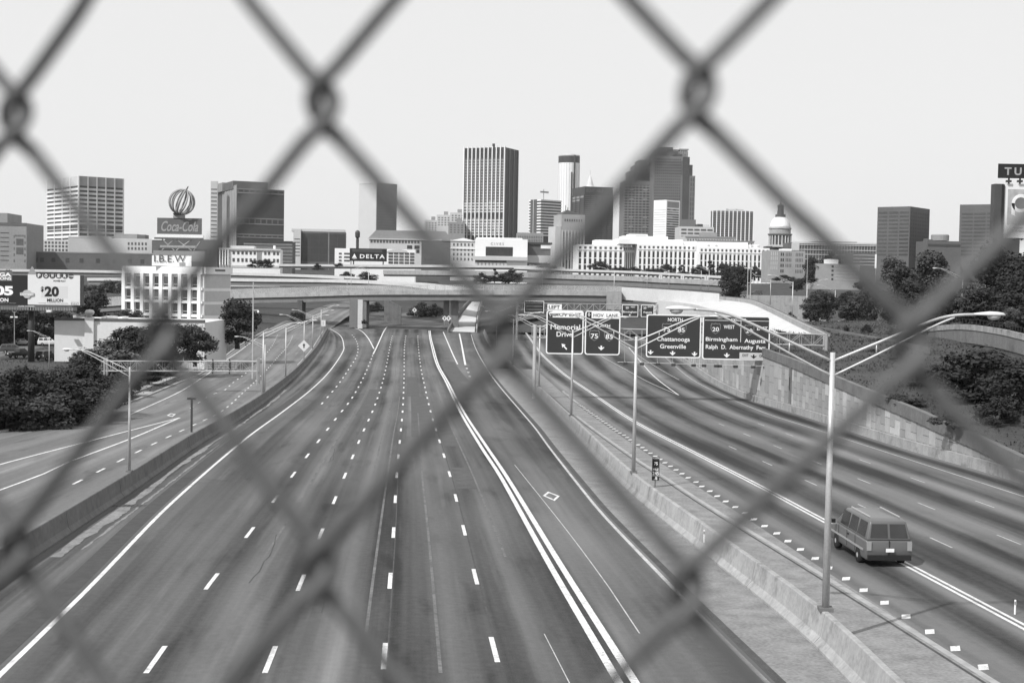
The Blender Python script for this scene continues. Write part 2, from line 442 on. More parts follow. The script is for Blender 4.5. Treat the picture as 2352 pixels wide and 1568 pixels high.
struct(MB().quad((-4000, -200, -9), (4000, -200, -9), (4000, 4500, -9), (-4000, 4500, -9)).build('ground', GRASS_D))

# ---------------------------------------------------------------- painted markings: parts of their road
def ribbon(c, w, dz, ya=None, yb=None):
    pts = [p for p in c if (ya is None or p[0] >= ya - 1e-6) and (yb is None or p[0] <= yb + 1e-6)]
    if ya is not None: pts = [(ya, XA(c, ya))] + [p for p in pts if p[0] > ya + .01]
    if yb is not None: pts = [p for p in pts if p[0] < yb - .01] + [(yb, XA(c, yb))]
    v, f = [], []
    for i, (y, x) in enumerate(pts):
        a, b = pts[max(i-1, 0)], pts[min(i+1, len(pts)-1)]
        t = Vector((b[1]-a[1], b[0]-a[0])).normalized(); nx, ny = t.y, -t.x
        v += [(x - nx*w/2, y - ny*w/2, ZR(y) + dz), (x + nx*w/2, y + ny*w/2, ZR(y) + dz)]
    for i in range(len(pts) - 1): f.append((2*i, 2*i+1, 2*i+3, 2*i+2))
    return v, f
def stripe(parent, name, c, w, m=WHITEP, dz=.010, ya=None, yb=None):
    v, f = ribbon(c, w, dz, ya, yb)
    me = bpy.data.meshes.new(name); me.from_pydata(v, [], f); me.materials.append(m)
    return link(name, me, parent)
def dashes(parent, c, y0, y1, step=12.2, ln=3.3, w=.17, m=WHITEP, name='lane_dash', wfar=0.0):
    y = y0
    while y < y1:
        stripe(parent, name, c, w + wfar * max(0, y - 80) / 300, m, .010, y - ln / 2, y + ln / 2); y += step * random.uniform(.99, 1.01)
stripe(main_road, 'edge_line', EL, .20)
stripe(main_road, 'edge_line', ER, .18, GREYP)
stripe(main_road, 'double_line', DLa, .27); stripe(main_road, 'double_line', DLb, .27)
dashes(main_road, D1, G(358, 1513).y, 300, wfar=.1); dashes(main_road, D2, G(621, 1513).y, 395, wfar=.1)
dashes(main_road, D3, G(883, 1505).y, 400, wfar=.1); dashes(main_road, D4, G(1135, 1490).y, 400, wfar=.1)
dashes(main_road, D0, G(740, 926).y, 400, wfar=.1)
def line(parent, pts, w, m=WHITEP, name='edge_line', dz=.010): return stripe(parent, name, dens(curve(*pts)), w, m, dz)
line(main_road, ((857, 813), (866, 795), (875, 775), (882, 760), (889, 750)), .30, name='gore_line')
line(main_road, ((859, 801), (843, 773), (825, 757), (798, 748)), .30, name='gore_line')
line(main_road, ((1018, 762), (1033, 797), (1051, 836)), .28, name='ramp_line')
line(main_road, ((1055, 766), (1062, 800), (1069, 838)), .40, name='ramp_line')
dashes(main_road, dens(curve((1069, 838), (1074, 850), (1082, 872), (1094, 896))), G(1073, 846).y - 24, G(1073, 846).y + 1, 12.2, 2.5, .4)
line(main_road, ((1182, 1067), (1300, 1215), (1400, 1350), (1469, 1454)), .05, GREYP, 'worn_line', .008)
line(main_road, ((1250, 1455), (1345, 1640)), .035, GREYP, 'worn_line', .008)
for c, o, w in ((D3, .1, .06), (D4, .1, .07)):
    stripe(main_road, 'joint_seam', shifted(c, o), w, GRAVEL, .006, 40, 130)
stripe(main_road, 'asphalt_patch', shifted(EL, -.75), .9, mat('asphalt_patch', .062, .9, .2, 2.0), .005, 30, 190)
stripe(main_road, 'asphalt_patch', shifted(ER, .42), .34, GRAVEL, .007, 24, 230)
for c, a, b_, w in ((shifted(BL, 1.2), 58, 74, .75), (shifted(BL, 1.15), 74.5, 118, .55), (shifted(BL, 1.2), 118.4, 131, .7), (shifted(BL, 1.9), 60, 110, .18), (shifted(BL, 1.1), 132, 190, .5)):
    
    b = MB(); y = a; l_, r_ = w * .35, w * .35
    while y < b_:
        x = XA(c, y); l_ = min(max(l_ + rp.uniform(-.06, .06), .03), w * .6); r_ = min(max(r_ + rp.uniform(-.07, .07), .02), w * .6); b.v += [(x - l_, y, ZR(y) + .006), (x + r_, y, ZR(y) + .006)]; y += .4
    b.f = [(2*i, 2*i+1, 2*i+3, 2*i+2) for i in range(len(b.v)//2 - 1)]; b.build('sand_streak', DIRT, main_road)
# repaired patches, oil stains and pale wheel lines
TAR = mat('tar_patch', .062, .85, .3, 1.2); TAR2 = mat('tar_patch_pale', .085, .9, .3, 1.0)
def blotch(parent, x0, x1, y0, y1, m, dz=.006):
    b = MB(); N = 14; pts = []
    for k in range(N):
        a = 2 * math.pi * k / N; q = max(abs(math.cos(a)), abs(math.sin(a))); rr_ = rp.uniform(.86, 1.04)
        x = (x0 + x1) / 2 + (x1 - x0) / 2 * math.cos(a) / q * rr_; y = (y0 + y1) / 2 + (y1 - y0) / 2 * math.sin(a) / q * rr_
        pts.append((x, y, ZR(y) + dz))
    b.quad(*pts); return b.build('asphalt_patch', m, parent)
for c, o, y, w, l in ((D4, .3, 90, 1.3, 12), (D3, 1.0, 150, 2.2, 60), (D4, .3, 132, 1.2, 40), (DLb, .6, 250, 3.0, 60), (D3, .5, 205, 1.7, 50), (D1, 1.8, 170, 1.5, 50)):
    x = XA(c, y) + o; stripe(main_road, 'asphalt_patch', shifted(c, o + w / 2), w, mat('asphalt_patch_soft', .081, .9, .25, 1.0, chips=.3), .0055, y - l / 2, y + l / 2)
for c, o, a, e_ in ((D1, 1.5, 60, 300), (D2, 1.9, 90, 330), (D2, 2.9, 45, 180), (D3, 1.75, 40, 150), (D4, 1.6, 60, 260)):
    stripe(main_road, 'worn_line', shifted(c, o), .12, mat('seam_pale', .13, .9, .4, .8, chips=.8), .007, a, e_)
for k in range(7):
    y0_ = rp.uniform(42, 150); c = rp.choice((D1, D2, D3, D4)); o = rp.uniform(.4, 3.2); yy = y0_; xo = o; vv, ff = [], []
    while yy < y0_ + rp.uniform(8, 26):
        xo += rp.uniform(-.12, .12); x = XA(c, yy) + xo; vv += [(x - .022, yy, ZR(yy) + .0075), (x + .022, yy, ZR(yy) + .0075)]; yy += 1.2
    me = bpy.data.meshes.new('crack'); me.from_pydata(vv, [], [(2*i, 2*i+1, 2*i+3, 2*i+2) for i in range(len(vv)//2 - 1)]); me.materials.append(GRAVEL); link('crack', me, main_road)
# drain grate let into the left gutter
g = G(272, 1213 * .9942); gx = XA(BL, 73.9) + 1.25
dg = MB()
for k in range(7): dg.box(gx - .8 + k * .23, gx - .68 + k * .23, 73.6, 74.3, ZR(74) + .005, ZR(74) + .03)
dg.box(gx - .85, gx + .9, 73.5, 74.4, ZR(74), ZR(74) + .012)
dg.build('drain_grate', STEEL_D, main_road)
# carpool diamond
q = [G(*p) + Vector((0, 0, .011)) for p in ((1246.6, 1138), (1258.8, 1128.6), (1285.6, 1139), (1274, 1150))]
c_ = sum(q, Vector()) / 4; inn = [c_ + (p - c_) * .68 for p in q]
dm = MB()
for i in range(4): dm.quad(q[i], q[(i+1) % 4], inn[(i+1) % 4], inn[i])
dm.build('carpool_diamond', WHITEP, main_road)
# right carriageway
stripe(right_road, 'double_line', shifted(DR, -.16), .16); stripe(right_road, 'double_line', shifted(DR, .16), .16)
stripe(right_road, 'edge_line', RE, .13, GREYP)
for k in (1, 2, 3):
    c = [(y, XA(DR, y) + (XA(RE, y) - XA(DR, y)) * k / 4) for y in ysteps(34, 330)]
    dashes(right_road, c, G(2318, 1258).y + k * 1.3, 150 if k > 1 else 120, ln=3.0, w=.10, m=GREYP)
line(right_road, ((1380, 817), (1440, 850), (1500, 882), (1559, 907)), .16, GREYP, 'gore_line')
line(right_road, ((1444, 797), (1478, 838), (1498, 860), (1559, 907)), .18, WHITEP, 'gore_line')
line(right_road, ((1395, 765), (1430, 790), (1490, 832), (1560, 872)), .14, GREYP)
y = 37.0
while y < 200:
    x = XA(SD, y) + rp.uniform(-.05, .05); z = ZR(y) + .010
    MB().quad((x - .26, y - .36, z), (x + .10, y - .26, z), (x + .28, y + .36, z), (x - .08, y + .26, z)).build('rumble_marker', WHITEP, right_road)
    y += 2.4
stripe(right_road, 'joint_seam', JT, .12, GRAVEL, .009)
stripe(right_road, 'sand_streak', shifted(JT, .35), .28, CONC, .007, 30, 150)
# left carriageway
line(left_road, ((-60, 1083), (23, 1060), (200, 1014), (300, 988), (413, 959)), .22, name='gore_line')
line(left_road, ((159, 1060), (298, 1008), (360, 982), (413, 959)), .22, name='gore_line')
line(left_road, ((-60, 1150), (0, 1125), (100, 1088), (159, 1060)), .18)
line(left_road, ((298, 952), (412, 900), (463, 868), (519, 827), (549, 807), (585, 780), (612, 762)), .18)
LD = dens(curve((243, 1074), (355, 1018), (440, 978), (508, 945), (560, 900), (600, 862), (638, 820), (660, 795), (671, 774), (671, 757)))
dashes(left_road, LD, G(157, 1106).y, 390, 6.4, 2.4, .18)
LE = dens(curve((440, 936), (482, 908), (517, 895), (532, 881), (572, 850), (622, 798), (642, 760)))
dashes(left_road, LE, LE[0][0], 390, 9, 2.6, .18)
stripe(left_road, 'edge_line', shifted(BL, -1.4), .16, GREYP, .010, 260, 420)
q = [G(*p) + Vector((0, 0, .012)) for p in ((383, 954), (392, 949), (404, 951), (396, 957))]
c_ = sum(q, Vector()) / 4; inn = [c_ + (p - c_) * .6 for p in q]; dm = MB()
for i in range(4): dm.quad(q[i], q[(i+1) % 4], inn[(i+1) % 4], inn[i])
dm.build('carpool_diamond', WHITEP, left_road)
# kerb and pavement beside the left carriageway
def profile_strip(c, prof, ya, yb, step=3.0):
    """Sweep an (offset, height) outline along a road curve."""
    b = MB(); pts = [(y, XA(c, y)) for y in [ya + (yb - ya) * i / max(1, int((yb - ya) / step)) for i in range(int((yb - ya) / step) + 1)]]
    n = len(prof)
    for i, (y, x) in enumerate(pts):
        a, e = pts[max(i-1, 0)], pts[min(i+1, len(pts)-1)]
        t = Vector((e[1]-a[1], e[0]-a[0])).normalized()
        for o, h in prof: b.v.append((x + t.y * o, y - t.x * o, ZR(y) + h))
    for i in range(len(pts) - 1):
        for k in range(n):
            b.f.append((i*n + k, i*n + (k+1) % n, (i+1)*n + (k+1) % n, (i+1)*n + k))
    b.f.append(tuple(range(n))); b.f.append(tuple((len(pts)-1)*n + k for k in range(n)))
    return b
struct(profile_strip(CL, [(.0, -.2), (.0, .15), (-.35, .17), (-.35, -.2)], 48, 430).build('kerb', CONC))
struct(profile_strip(CL, [(-2.2, .05), (-2.2, .30), (-4.3, .32), (-4.3, .05)], 168, 300).build('pavement', CONC))
struct(profile_strip(CL, [(-.38, -.2), (-.38, .20), (-5, .22), (-5, -.2)], 168, 178).build('pavement', CONC))

# ---------------------------------------------------------------- concrete median barriers
JER = [(-.40, -.05), (-.40, .08), (-.22, .32), (-.10, BH - .03), (-.07, BH), (.07, BH), (.10, BH - .03), (.22, .32), (.40, .08), (.40, -.05)]
bar_l = thing('median_barrier', 'long concrete median barrier on the left with its near face in shade', 'barrier', (XA(BL, 45), 45, ZR(45)))
bar_r = thing('median_barrier', 'sunlit concrete median barrier carrying the tall twin-arm lamps', 'barrier', (XA(MB_, 45), 45, ZR(45)))
def barrier(root, c, ya, yb, seg, m, prof):
    y = ya; k = 0
    while y < yb:
        e = min(yb, y + seg)
        o = profile_strip(c, prof, y + .03, e - .03, 2.0).build('barrier_section', m, root); o.matrix_parent_inverse = root.matrix_basis.inverted()
        y = e; seg *= 1.03
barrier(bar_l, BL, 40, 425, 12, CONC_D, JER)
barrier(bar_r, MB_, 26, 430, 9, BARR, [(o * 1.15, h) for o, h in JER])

# ---------------------------------------------------------------- retaining wall with precast panels
rw = thing('retaining_wall', 'precast panel retaining wall with stained coping beside the right carriageway', 'retaining wall', (XA(RW, 120), 120, ZR(120)))
def at_root(o, r): o.matrix_parent_inverse = r.matrix_basis.inverted(); return o
def wall_strip(ya, yb, h0, h1, off, th):
    b = MB(); N = int((yb - ya) / 3)
    for i in range(N + 1):
        y = ya + (yb - ya) * i / N; x = XA(RW, y); a = h0(y); c = h1(y)
        b.v += [(x + off, y, a), (x + off, y, c), (x + off + th, y, c), (x + off + th, y, a)]
    for i in range(N):
        for k in range(4): b.f.append((4*i + k, 4*i + (k+1) % 4, 4*i + 4 + (k+1) % 4, 4*i + 4 + k))
    b.f += [(0, 1, 2, 3), (4*N, 4*N+1, 4*N+2, 4*N+3)]
    return b
at_root(wall_strip(66, 350, lambda y: ZR(y) - .3, lambda y: wall_top(y) - .35, .02, .3).build('backing_wall', mat('wall_joint', .13, .9, .2, .5), rw), rw)
at_root(wall_strip(66, 350, lambda y: wall_top(y) - .75, lambda y: wall_top(y) + .35, -.20, .5).build('coping', CONC_D, rw), rw)
at_root(wall_strip(60, 340, lambda y: ZR(y) - .2, lambda y: ZR(y) + .85, -.55, .40).build('foot_barrier', BARR, rw), rw)
PANM = [mat('wall_panel_%d' % i, c, .85, .16, .5, streak=.7) for i, c in enumerate((.27, .31, .36, .43))]
y = 95.0; col = 0; npan = 0
while y < 330 and npan < 296:
    w = 1.55 if y < 170 else 2.4
    ylo, yhi = y, y + w - .05
    z0 = ZR(y) + .80 + (.7 if col % 2 else 0); top = wall_top(y + w / 2) - .78
    zs = [ZR(y) + .8] + ([z0] if col % 2 else []); zz = z0
    rise = 1.45 if y < 170 else 2.2
    while zz + rise < top - .3: zz += rise; zs.append(zz)
    zs.append(top)
    for a, c in zip(zs, zs[1:]):
        if c - a < .25: continue
        x0, x1 = XA(RW, ylo), XA(RW, yhi); p = random.uniform(.0, .05)
        b = MB()
        b.v = [(x0 - .02 - p, ylo, a + .025), (x1 - .02 - p, yhi, a + .025), (x1 - .02 - p, yhi, c - .025), (x0 - .02 - p, ylo, c - .025),
               (x0 + .1, ylo, a + .025), (x1 + .1, yhi, a + .025), (x1 + .1, yhi, c - .025), (x0 + .1, ylo, c - .025)]
        b.f = [(0, 1, 2, 3), (0, 1, 5, 4), (2, 3, 7, 6), (1, 2, 6, 5), (0, 3, 7, 4)]
        at_root(b.build('wall_panel', random.choice(PANM[:3] + PANM[:2] + PANM), rw), rw); npan += 1
    y += w; col += 1
# expansion post and slot in the wall
yv = 164.0; xv = XA(RW, yv)
at_root(MB().box(xv - .22, xv + .05, yv, yv + 1.0, ZR(yv), wall_top(yv) - .3).build('joint_post', CONC_D, rw), rw)
at_root(MB().box(xv - .27, xv - .2, yv + .25, yv + .75, ZR(yv) + 2.6, ZR(yv) + 4.2).build('drain_slot', STEEL_D, rw), rw)
# ================================================================ CHAIN-LINK FENCE just in front of the camera
FY0, FM = .2295, -.2613
fence = thing('chain_link_fence', 'out-of-focus chain-link fence of thick wire close in front of the view', 'fence', (0, FY0, CAMZ - .6))
FC = {-3: -.0952, -2: -.0652, -1: -.0345, 0: -.002, 1: .0301, 2: .0638}
def fcol(k):
    if k in FC: return FC[k]
    return FC[-3] + (k + 3) * .0308 if k < -3 else FC[2] + (k - 2) * .0331
fdir = Vector((1, FM, 0)).normalized(); fnor = Vector((-FM, 1, 0)).normalized()
FR = .00152
def fpt(x, z, dep): return Vector((x, FY0 + FM * x, CAMZ - .0100 + z + .02 * x)) + fnor * dep
def smooth_path(p, k=4):
    o = []
    for i in range(len(p) - 1):
        p0, p1, p2, p3 = p[max(i-1, 0)], p[i], p[i+1], p[min(i+2, len(p)-1)]
        for j in range(k):
            t = j / k
            o.append(.5 * ((2*p1) + (p2-p0)*t + (2*p0 - 5*p1 + 4*p2 - p3)*t*t + (3*p1 - p0 - 3*p2 + p3)*t**3))
    return o + [p[-1]]
for k in range(-15, 13):
    pts = []
    ca, cb = fcol(k), fcol(k + 1)
    for j in range(-13, 15):
        left = (j - k) % 2 == 0                   # wire k bends left at column k, right at column k+1
        c, s = (ca, -1) if left else (cb, 1)
        z = .0415 * j + random.uniform(-.0006, .0006)
        din, dout = (FR, -FR) if left else (-FR, FR)
        o_ = cb if left else ca                       # column the wire heads for
        def st(t, sg, dep):                           # along the straight run towards the next node
            return fpt(c - s * .0033 + (o_ + s * .0033 - c + s * .0033) * t, z + sg * (.0066 + (.0415 - .0132) * t), dep)
        wob = random.uniform(-.0004, .0004)
        pts += [st(.42, -1, din * 1.05), st(.03, -1, din * 1.1), fpt(c - s * .0016, z - .0050, din * 1.2), fpt(c + s * .0009, z - .0028, din * .9), fpt(c + s * .0018, z + wob, 0), fpt(c + s * .0009, z + .0028, dout * .9), fpt(c - s * .0016, z + .0050, dout * 1.2), st(.03, 1, dout * 1.1), st(.42, 1, dout * 1.05)]
    at_root(MB().tube(smooth_path(pts, 4), FR, 8).build('wire', WIRE, fence, smooth=True), fence)
# ================================================================ OVERPASSES, RAMPS
def sweep3(pts, prof, closed=True):
    """Sweep an (offset away from the camera, height) outline along 3D points running left to right."""
    b = MB(); n = len(prof); N = len(pts)
    for i, p in enumerate(pts):
        t = Vector(pts[min(i+1, N-1)]) - Vector(pts[max(i-1, 0)]); t.z = 0; t.normalize(); nx, ny = -t.y, t.x
        for o, h in prof: b.v.append((p[0] + nx*o, p[1] + ny*o, p[2] + h))
    for i in range(N - 1):
        for k in range(n): b.f.append((i*n + k, i*n + (k+1) % n, (i+1)*n + (k+1) % n, (i+1)*n + k))
    b.f.append(tuple(range(n))); b.f.append(tuple((N-1)*n + k for k in range(n)))
    return b
def rect(o0, o1, h0, h1): return [(o0, h0), (o0, h1), (o1, h1), (o1, h0)]
def smooth_pts(pts, k=5): return smooth_path([Vector(p) for p in pts], k)
FMESH = mat('fence_mesh', .55, .6, .2, .3, alpha=.30)
def bridge(name, label, pix, width, ph, gd, mp, mg, fenceh=0, piers=(), post=3.2, soff=0.7):
    pts = smooth_pts([P(*p) for p in pix]); o = pts[0]
    r = thing(name, label, 'bridge', (o.x, o.y, tf(o.y)))
    part = lambda b, nm, m: at_root(b.build(nm, m, r), r)
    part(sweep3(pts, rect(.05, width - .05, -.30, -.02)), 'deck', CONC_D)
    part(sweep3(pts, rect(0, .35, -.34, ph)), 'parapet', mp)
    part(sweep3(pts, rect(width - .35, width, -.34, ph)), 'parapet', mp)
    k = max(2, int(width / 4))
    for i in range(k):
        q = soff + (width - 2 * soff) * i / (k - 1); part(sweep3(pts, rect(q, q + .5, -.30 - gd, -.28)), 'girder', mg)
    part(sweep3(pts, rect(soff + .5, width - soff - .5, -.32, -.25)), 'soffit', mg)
    if fenceh:
        L = 0; last = pts[0]
        for p in pts[1:]:
            seg = (p - last).length; m = max(1, round(seg / post))
            for j in range(m):
                c = last.lerp(p, j / m)
                at_root(bx('fence_post', r, c.x - .06, c.x + .06, c.y + .12, c.y + .24, c.z + ph, c.z + ph + fenceh, GALV), r)
            last = p
        part(sweep3(pts, rect(.14, .22, ph + fenceh - .08, ph + fenceh)), 'fence_rail', GALV)
        part(sweep3(pts, rect(.17, .19, ph + .01, ph + fenceh - .09)), 'fence_mesh', FMESH)
    return r, pts
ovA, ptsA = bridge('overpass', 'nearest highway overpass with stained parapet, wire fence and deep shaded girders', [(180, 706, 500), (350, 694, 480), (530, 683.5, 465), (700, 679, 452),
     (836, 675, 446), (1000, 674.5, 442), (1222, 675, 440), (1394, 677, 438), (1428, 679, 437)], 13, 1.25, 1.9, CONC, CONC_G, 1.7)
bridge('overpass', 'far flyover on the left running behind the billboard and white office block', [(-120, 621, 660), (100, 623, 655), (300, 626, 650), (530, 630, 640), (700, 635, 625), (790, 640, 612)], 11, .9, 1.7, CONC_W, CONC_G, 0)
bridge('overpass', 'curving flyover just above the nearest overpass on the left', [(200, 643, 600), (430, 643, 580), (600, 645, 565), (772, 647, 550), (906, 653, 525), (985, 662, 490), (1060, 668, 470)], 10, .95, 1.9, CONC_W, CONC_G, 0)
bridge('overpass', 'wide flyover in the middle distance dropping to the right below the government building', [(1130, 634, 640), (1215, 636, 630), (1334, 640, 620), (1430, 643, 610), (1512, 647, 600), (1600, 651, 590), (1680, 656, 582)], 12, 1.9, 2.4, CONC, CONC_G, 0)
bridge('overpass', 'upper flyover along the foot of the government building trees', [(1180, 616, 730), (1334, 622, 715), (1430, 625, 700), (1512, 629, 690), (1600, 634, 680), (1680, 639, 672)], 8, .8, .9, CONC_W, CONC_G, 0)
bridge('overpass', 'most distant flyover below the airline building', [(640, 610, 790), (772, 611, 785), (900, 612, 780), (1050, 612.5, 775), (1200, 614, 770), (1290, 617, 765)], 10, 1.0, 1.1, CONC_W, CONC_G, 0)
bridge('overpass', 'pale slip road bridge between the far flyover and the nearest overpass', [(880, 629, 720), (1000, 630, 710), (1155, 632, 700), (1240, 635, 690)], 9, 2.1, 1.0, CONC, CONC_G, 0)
# piers of the nearest overpass
def apart(nm, m, b): return at_root(b.build(nm, m, ovA), ovA)
def pierbox(x0, x1, ytop, ybot, d, dep, m, nm='pier'):
    a, b, c = P(x0, ytop, d), P(x1, ytop, d), P((x0 + x1) / 2, ybot, d)
    return apart(nm, m, MB().box(a.x, b.x, d, d + dep, c.z - 1.5, a.z))
pierbox(803, 842, 687, 742, 447, 9, CONC_G)
pierbox(822, 833, 688, 744, 441, 1.6, CONC_W, 'column')
pierbox(683, 694, 689, 728, 452, 8, mat('pier_dark', .10, .85, .2, .4, streak=.4))
pierbox(1019, 1031, 684, 738, 447, 3, CONC_D); pierbox(1036, 1053, 684, 742, 446, 3, CONC_D)
pierbox(1396, 1428, 668, 700, 433, 10, CONC, 'abutment')
a, b_, c2, d2 = P(880, 690, 470), P(880, 728, 470), P(935, 722, 500), P(935, 690, 500)
apart('wing_wall', CONC_D, MB().prism([(a.x, b_.z - 2), (a.x, a.z + 1), (d2.x, d2.z - 2), (d2.x, c2.z - 3)], 474, 475.5))
# sloping wall and concrete walls of the carpool ramp
ramp = thing('carpool_ramp', 'bright concrete carpool ramp climbing under the overpass between low walls', 'ramp', G(1060, 766))
lw = [P(1030, 757, 428), P(1042, 735, 455), P(1058, 714, 485), P(1070, 698, 515), P(1080, 690, 545)]
rwp = [P(1093, 757, 428), P(1094, 740, 455), P(1097, 720, 485), P(1101, 704, 515), P(1106, 692, 545)]
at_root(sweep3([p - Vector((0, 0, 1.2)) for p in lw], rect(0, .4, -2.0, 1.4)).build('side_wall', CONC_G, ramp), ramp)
at_root(sweep3([p - Vector((0, 0, 1.2)) for p in rwp], rect(-.4, 0, -2.0, 1.4)).build('side_wall', CONC, ramp), ramp)
# white approach ramp that leaves the overpass and sweeps down to the right
wr = thing('approach_ramp', 'white concrete approach ramp curving down to the right from the overpass', 'ramp', P(1560, 720, 400))
up = smooth_pts([P(1428, 681, 436), P(1480, 685, 428), P(1530, 690, 420), P(1590, 697, 410), P(1652, 703, 400)])
b = MB(); up2 = smooth_pts([P(1428, 659, 436), P(1480, 662, 428), P(1530, 665, 420), P(1590, 669, 410), P(1652, 674, 400)])
for lo_, hi_ in zip(up, up2): b.v += [tuple(lo_ - Vector((0, 0, 1.0))), tuple(hi_), tuple(hi_ + Vector((.1, .45, 0))), tuple(lo_ + Vector((.1, .45, -1.0)))]
for i in range(len(up) - 1):
    for k in range(4): b.f.append((4*i + k, 4*i + (k+1) % 4, 4*i + 4 + (k+1) % 4, 4*i + 4 + k))
b.f += [(0, 1, 2, 3), tuple(4*(len(up)-1) + k for k in range(4))]
at_root(b.build('side_wall', CONC_W, wr), wr)
outer = smooth_pts([P(1560, 679, 442), P(1652, 688, 410), P(1700, 693, 375), P(1729, 699, 345), P(1769, 717, 300), P(1838, 752, 245), P(1900, 782, 216)])
inner = smooth_pts([P(1500, 692, 428), P(1588, 702, 395), P(1640, 716, 350), P(1690, 729, 315), P(1740, 745, 275), P(1800, 778, 232), P(1850, 802, 210)])
v, f = [], []
for p, q in zip(inner, outer): v += [tuple(p), tuple(p.lerp(q, .5)), tuple(q)]
for i in range(len(inner) - 1): f += [(3*i, 3*i+1, 3*i+4, 3*i+3), (3*i+1, 3*i+2, 3*i+5, 3*i+4)]
me = bpy.data.meshes.new('ramp_surface'); me.from_pydata(v, [], f); me.materials.append(CONC_W); at_root(link('ramp_surface', me, wr), wr)
at_root(sweep3(outer, rect(-.1, .4, -1.0, .95)).build('parapet', CONC, wr), wr)
at_root(sweep3(inner, rect(-.4, .1, -4.0, .55)).build('parapet', CONC_W, wr), wr)
at_root(sweep3(outer, rect(.45, .55, .95, 1.15)).build('rail', CONC_G, wr), wr)
# low wall that continues along the slope, and the curved parapet by the trees
lwall = smooth_pts([P(1836, 753, 262), P(1900, 764, 240), P(1980, 780, 215), P(2066, 797, 190), P(2130, 812, 176)])
o = sweep3(lwall, rect(0, .35, -1.2, .8)).build('parapet_wall', CONC_D); tag(o, 'low stained concrete wall across the grassy slope below the parked cars', 'wall')
cw = smooth_pts([P(2088, 768, 215), P(2138, 760, 205), P(2211, 756, 190), P(2290, 766, 178), P(2352, 780, 168), P(2440, 800, 158)])
cwt = thing('curved_wall', 'curved concrete parapet wall with blocky stains at the right edge', 'wall', cw[0])
at_root(sweep3(cw, rect(0, .4, -1.9, -.05)).build('lower_wall', CONC_D, cwt), cwt)
at_root(sweep3(cw, rect(-.12, .3, -.04, .72)).build('parapet', mat('parapet_stained', .27, .9, .4, 1.2, streak=.9, stain=.9), cwt), cwt)
last = cw[0]
for p in cw[1:]:
    for j in range(2):
        c = last.lerp(p, j / 2); at_root(bx('fence_post', cwt, c.x - .02, c.x + .02, c.y + .1, c.y + .14, c.z + .7, c.z + 1.5, STEEL_D), cwt)
    last = p
at_root(sweep3(cw, rect(.11, .13, 1.46, 1.49)).build('fence_rail', STEEL_D, cwt), cwt)

# ================================================================ SIGN GANTRIES
def c4(x, y): return ((1750 + x / 3.92) * .64315, (900 + y / 3.92) * .64315)
def c5(x, y): return ((2200 + x / 3.36) * .64315, (880 + y / 3.36) * .64315)
def rrect(x0, x1, z0, z1, r, n=4):
    o = []
    for cx, cz, a in ((x1-r, z1-r, 0), (x0+r, z1-r, 90), (x0+r, z0+r, 180), (x1-r, z0+r, 270)):
        for k in range(n + 1): q = R(a + 90 * k / n); o.append((cx + r * math.cos(q), cz + r * math.sin(q)))
    return o
SHIELD = [(-.5, .34), (-.42, .5), (-.2, .44), (0, .5), (.2, .44), (.42, .5), (.5, .34), (.5, 0), (.36, -.28), (0, -.5), (-.36, -.28), (-.5, 0)]
DARROW = [(-.12, .5), (.12, .5), (.12, .02), (.3, .2), (.5, .16), (0, -.5), (-.5, .16), (-.3, .2), (-.12, .02)]
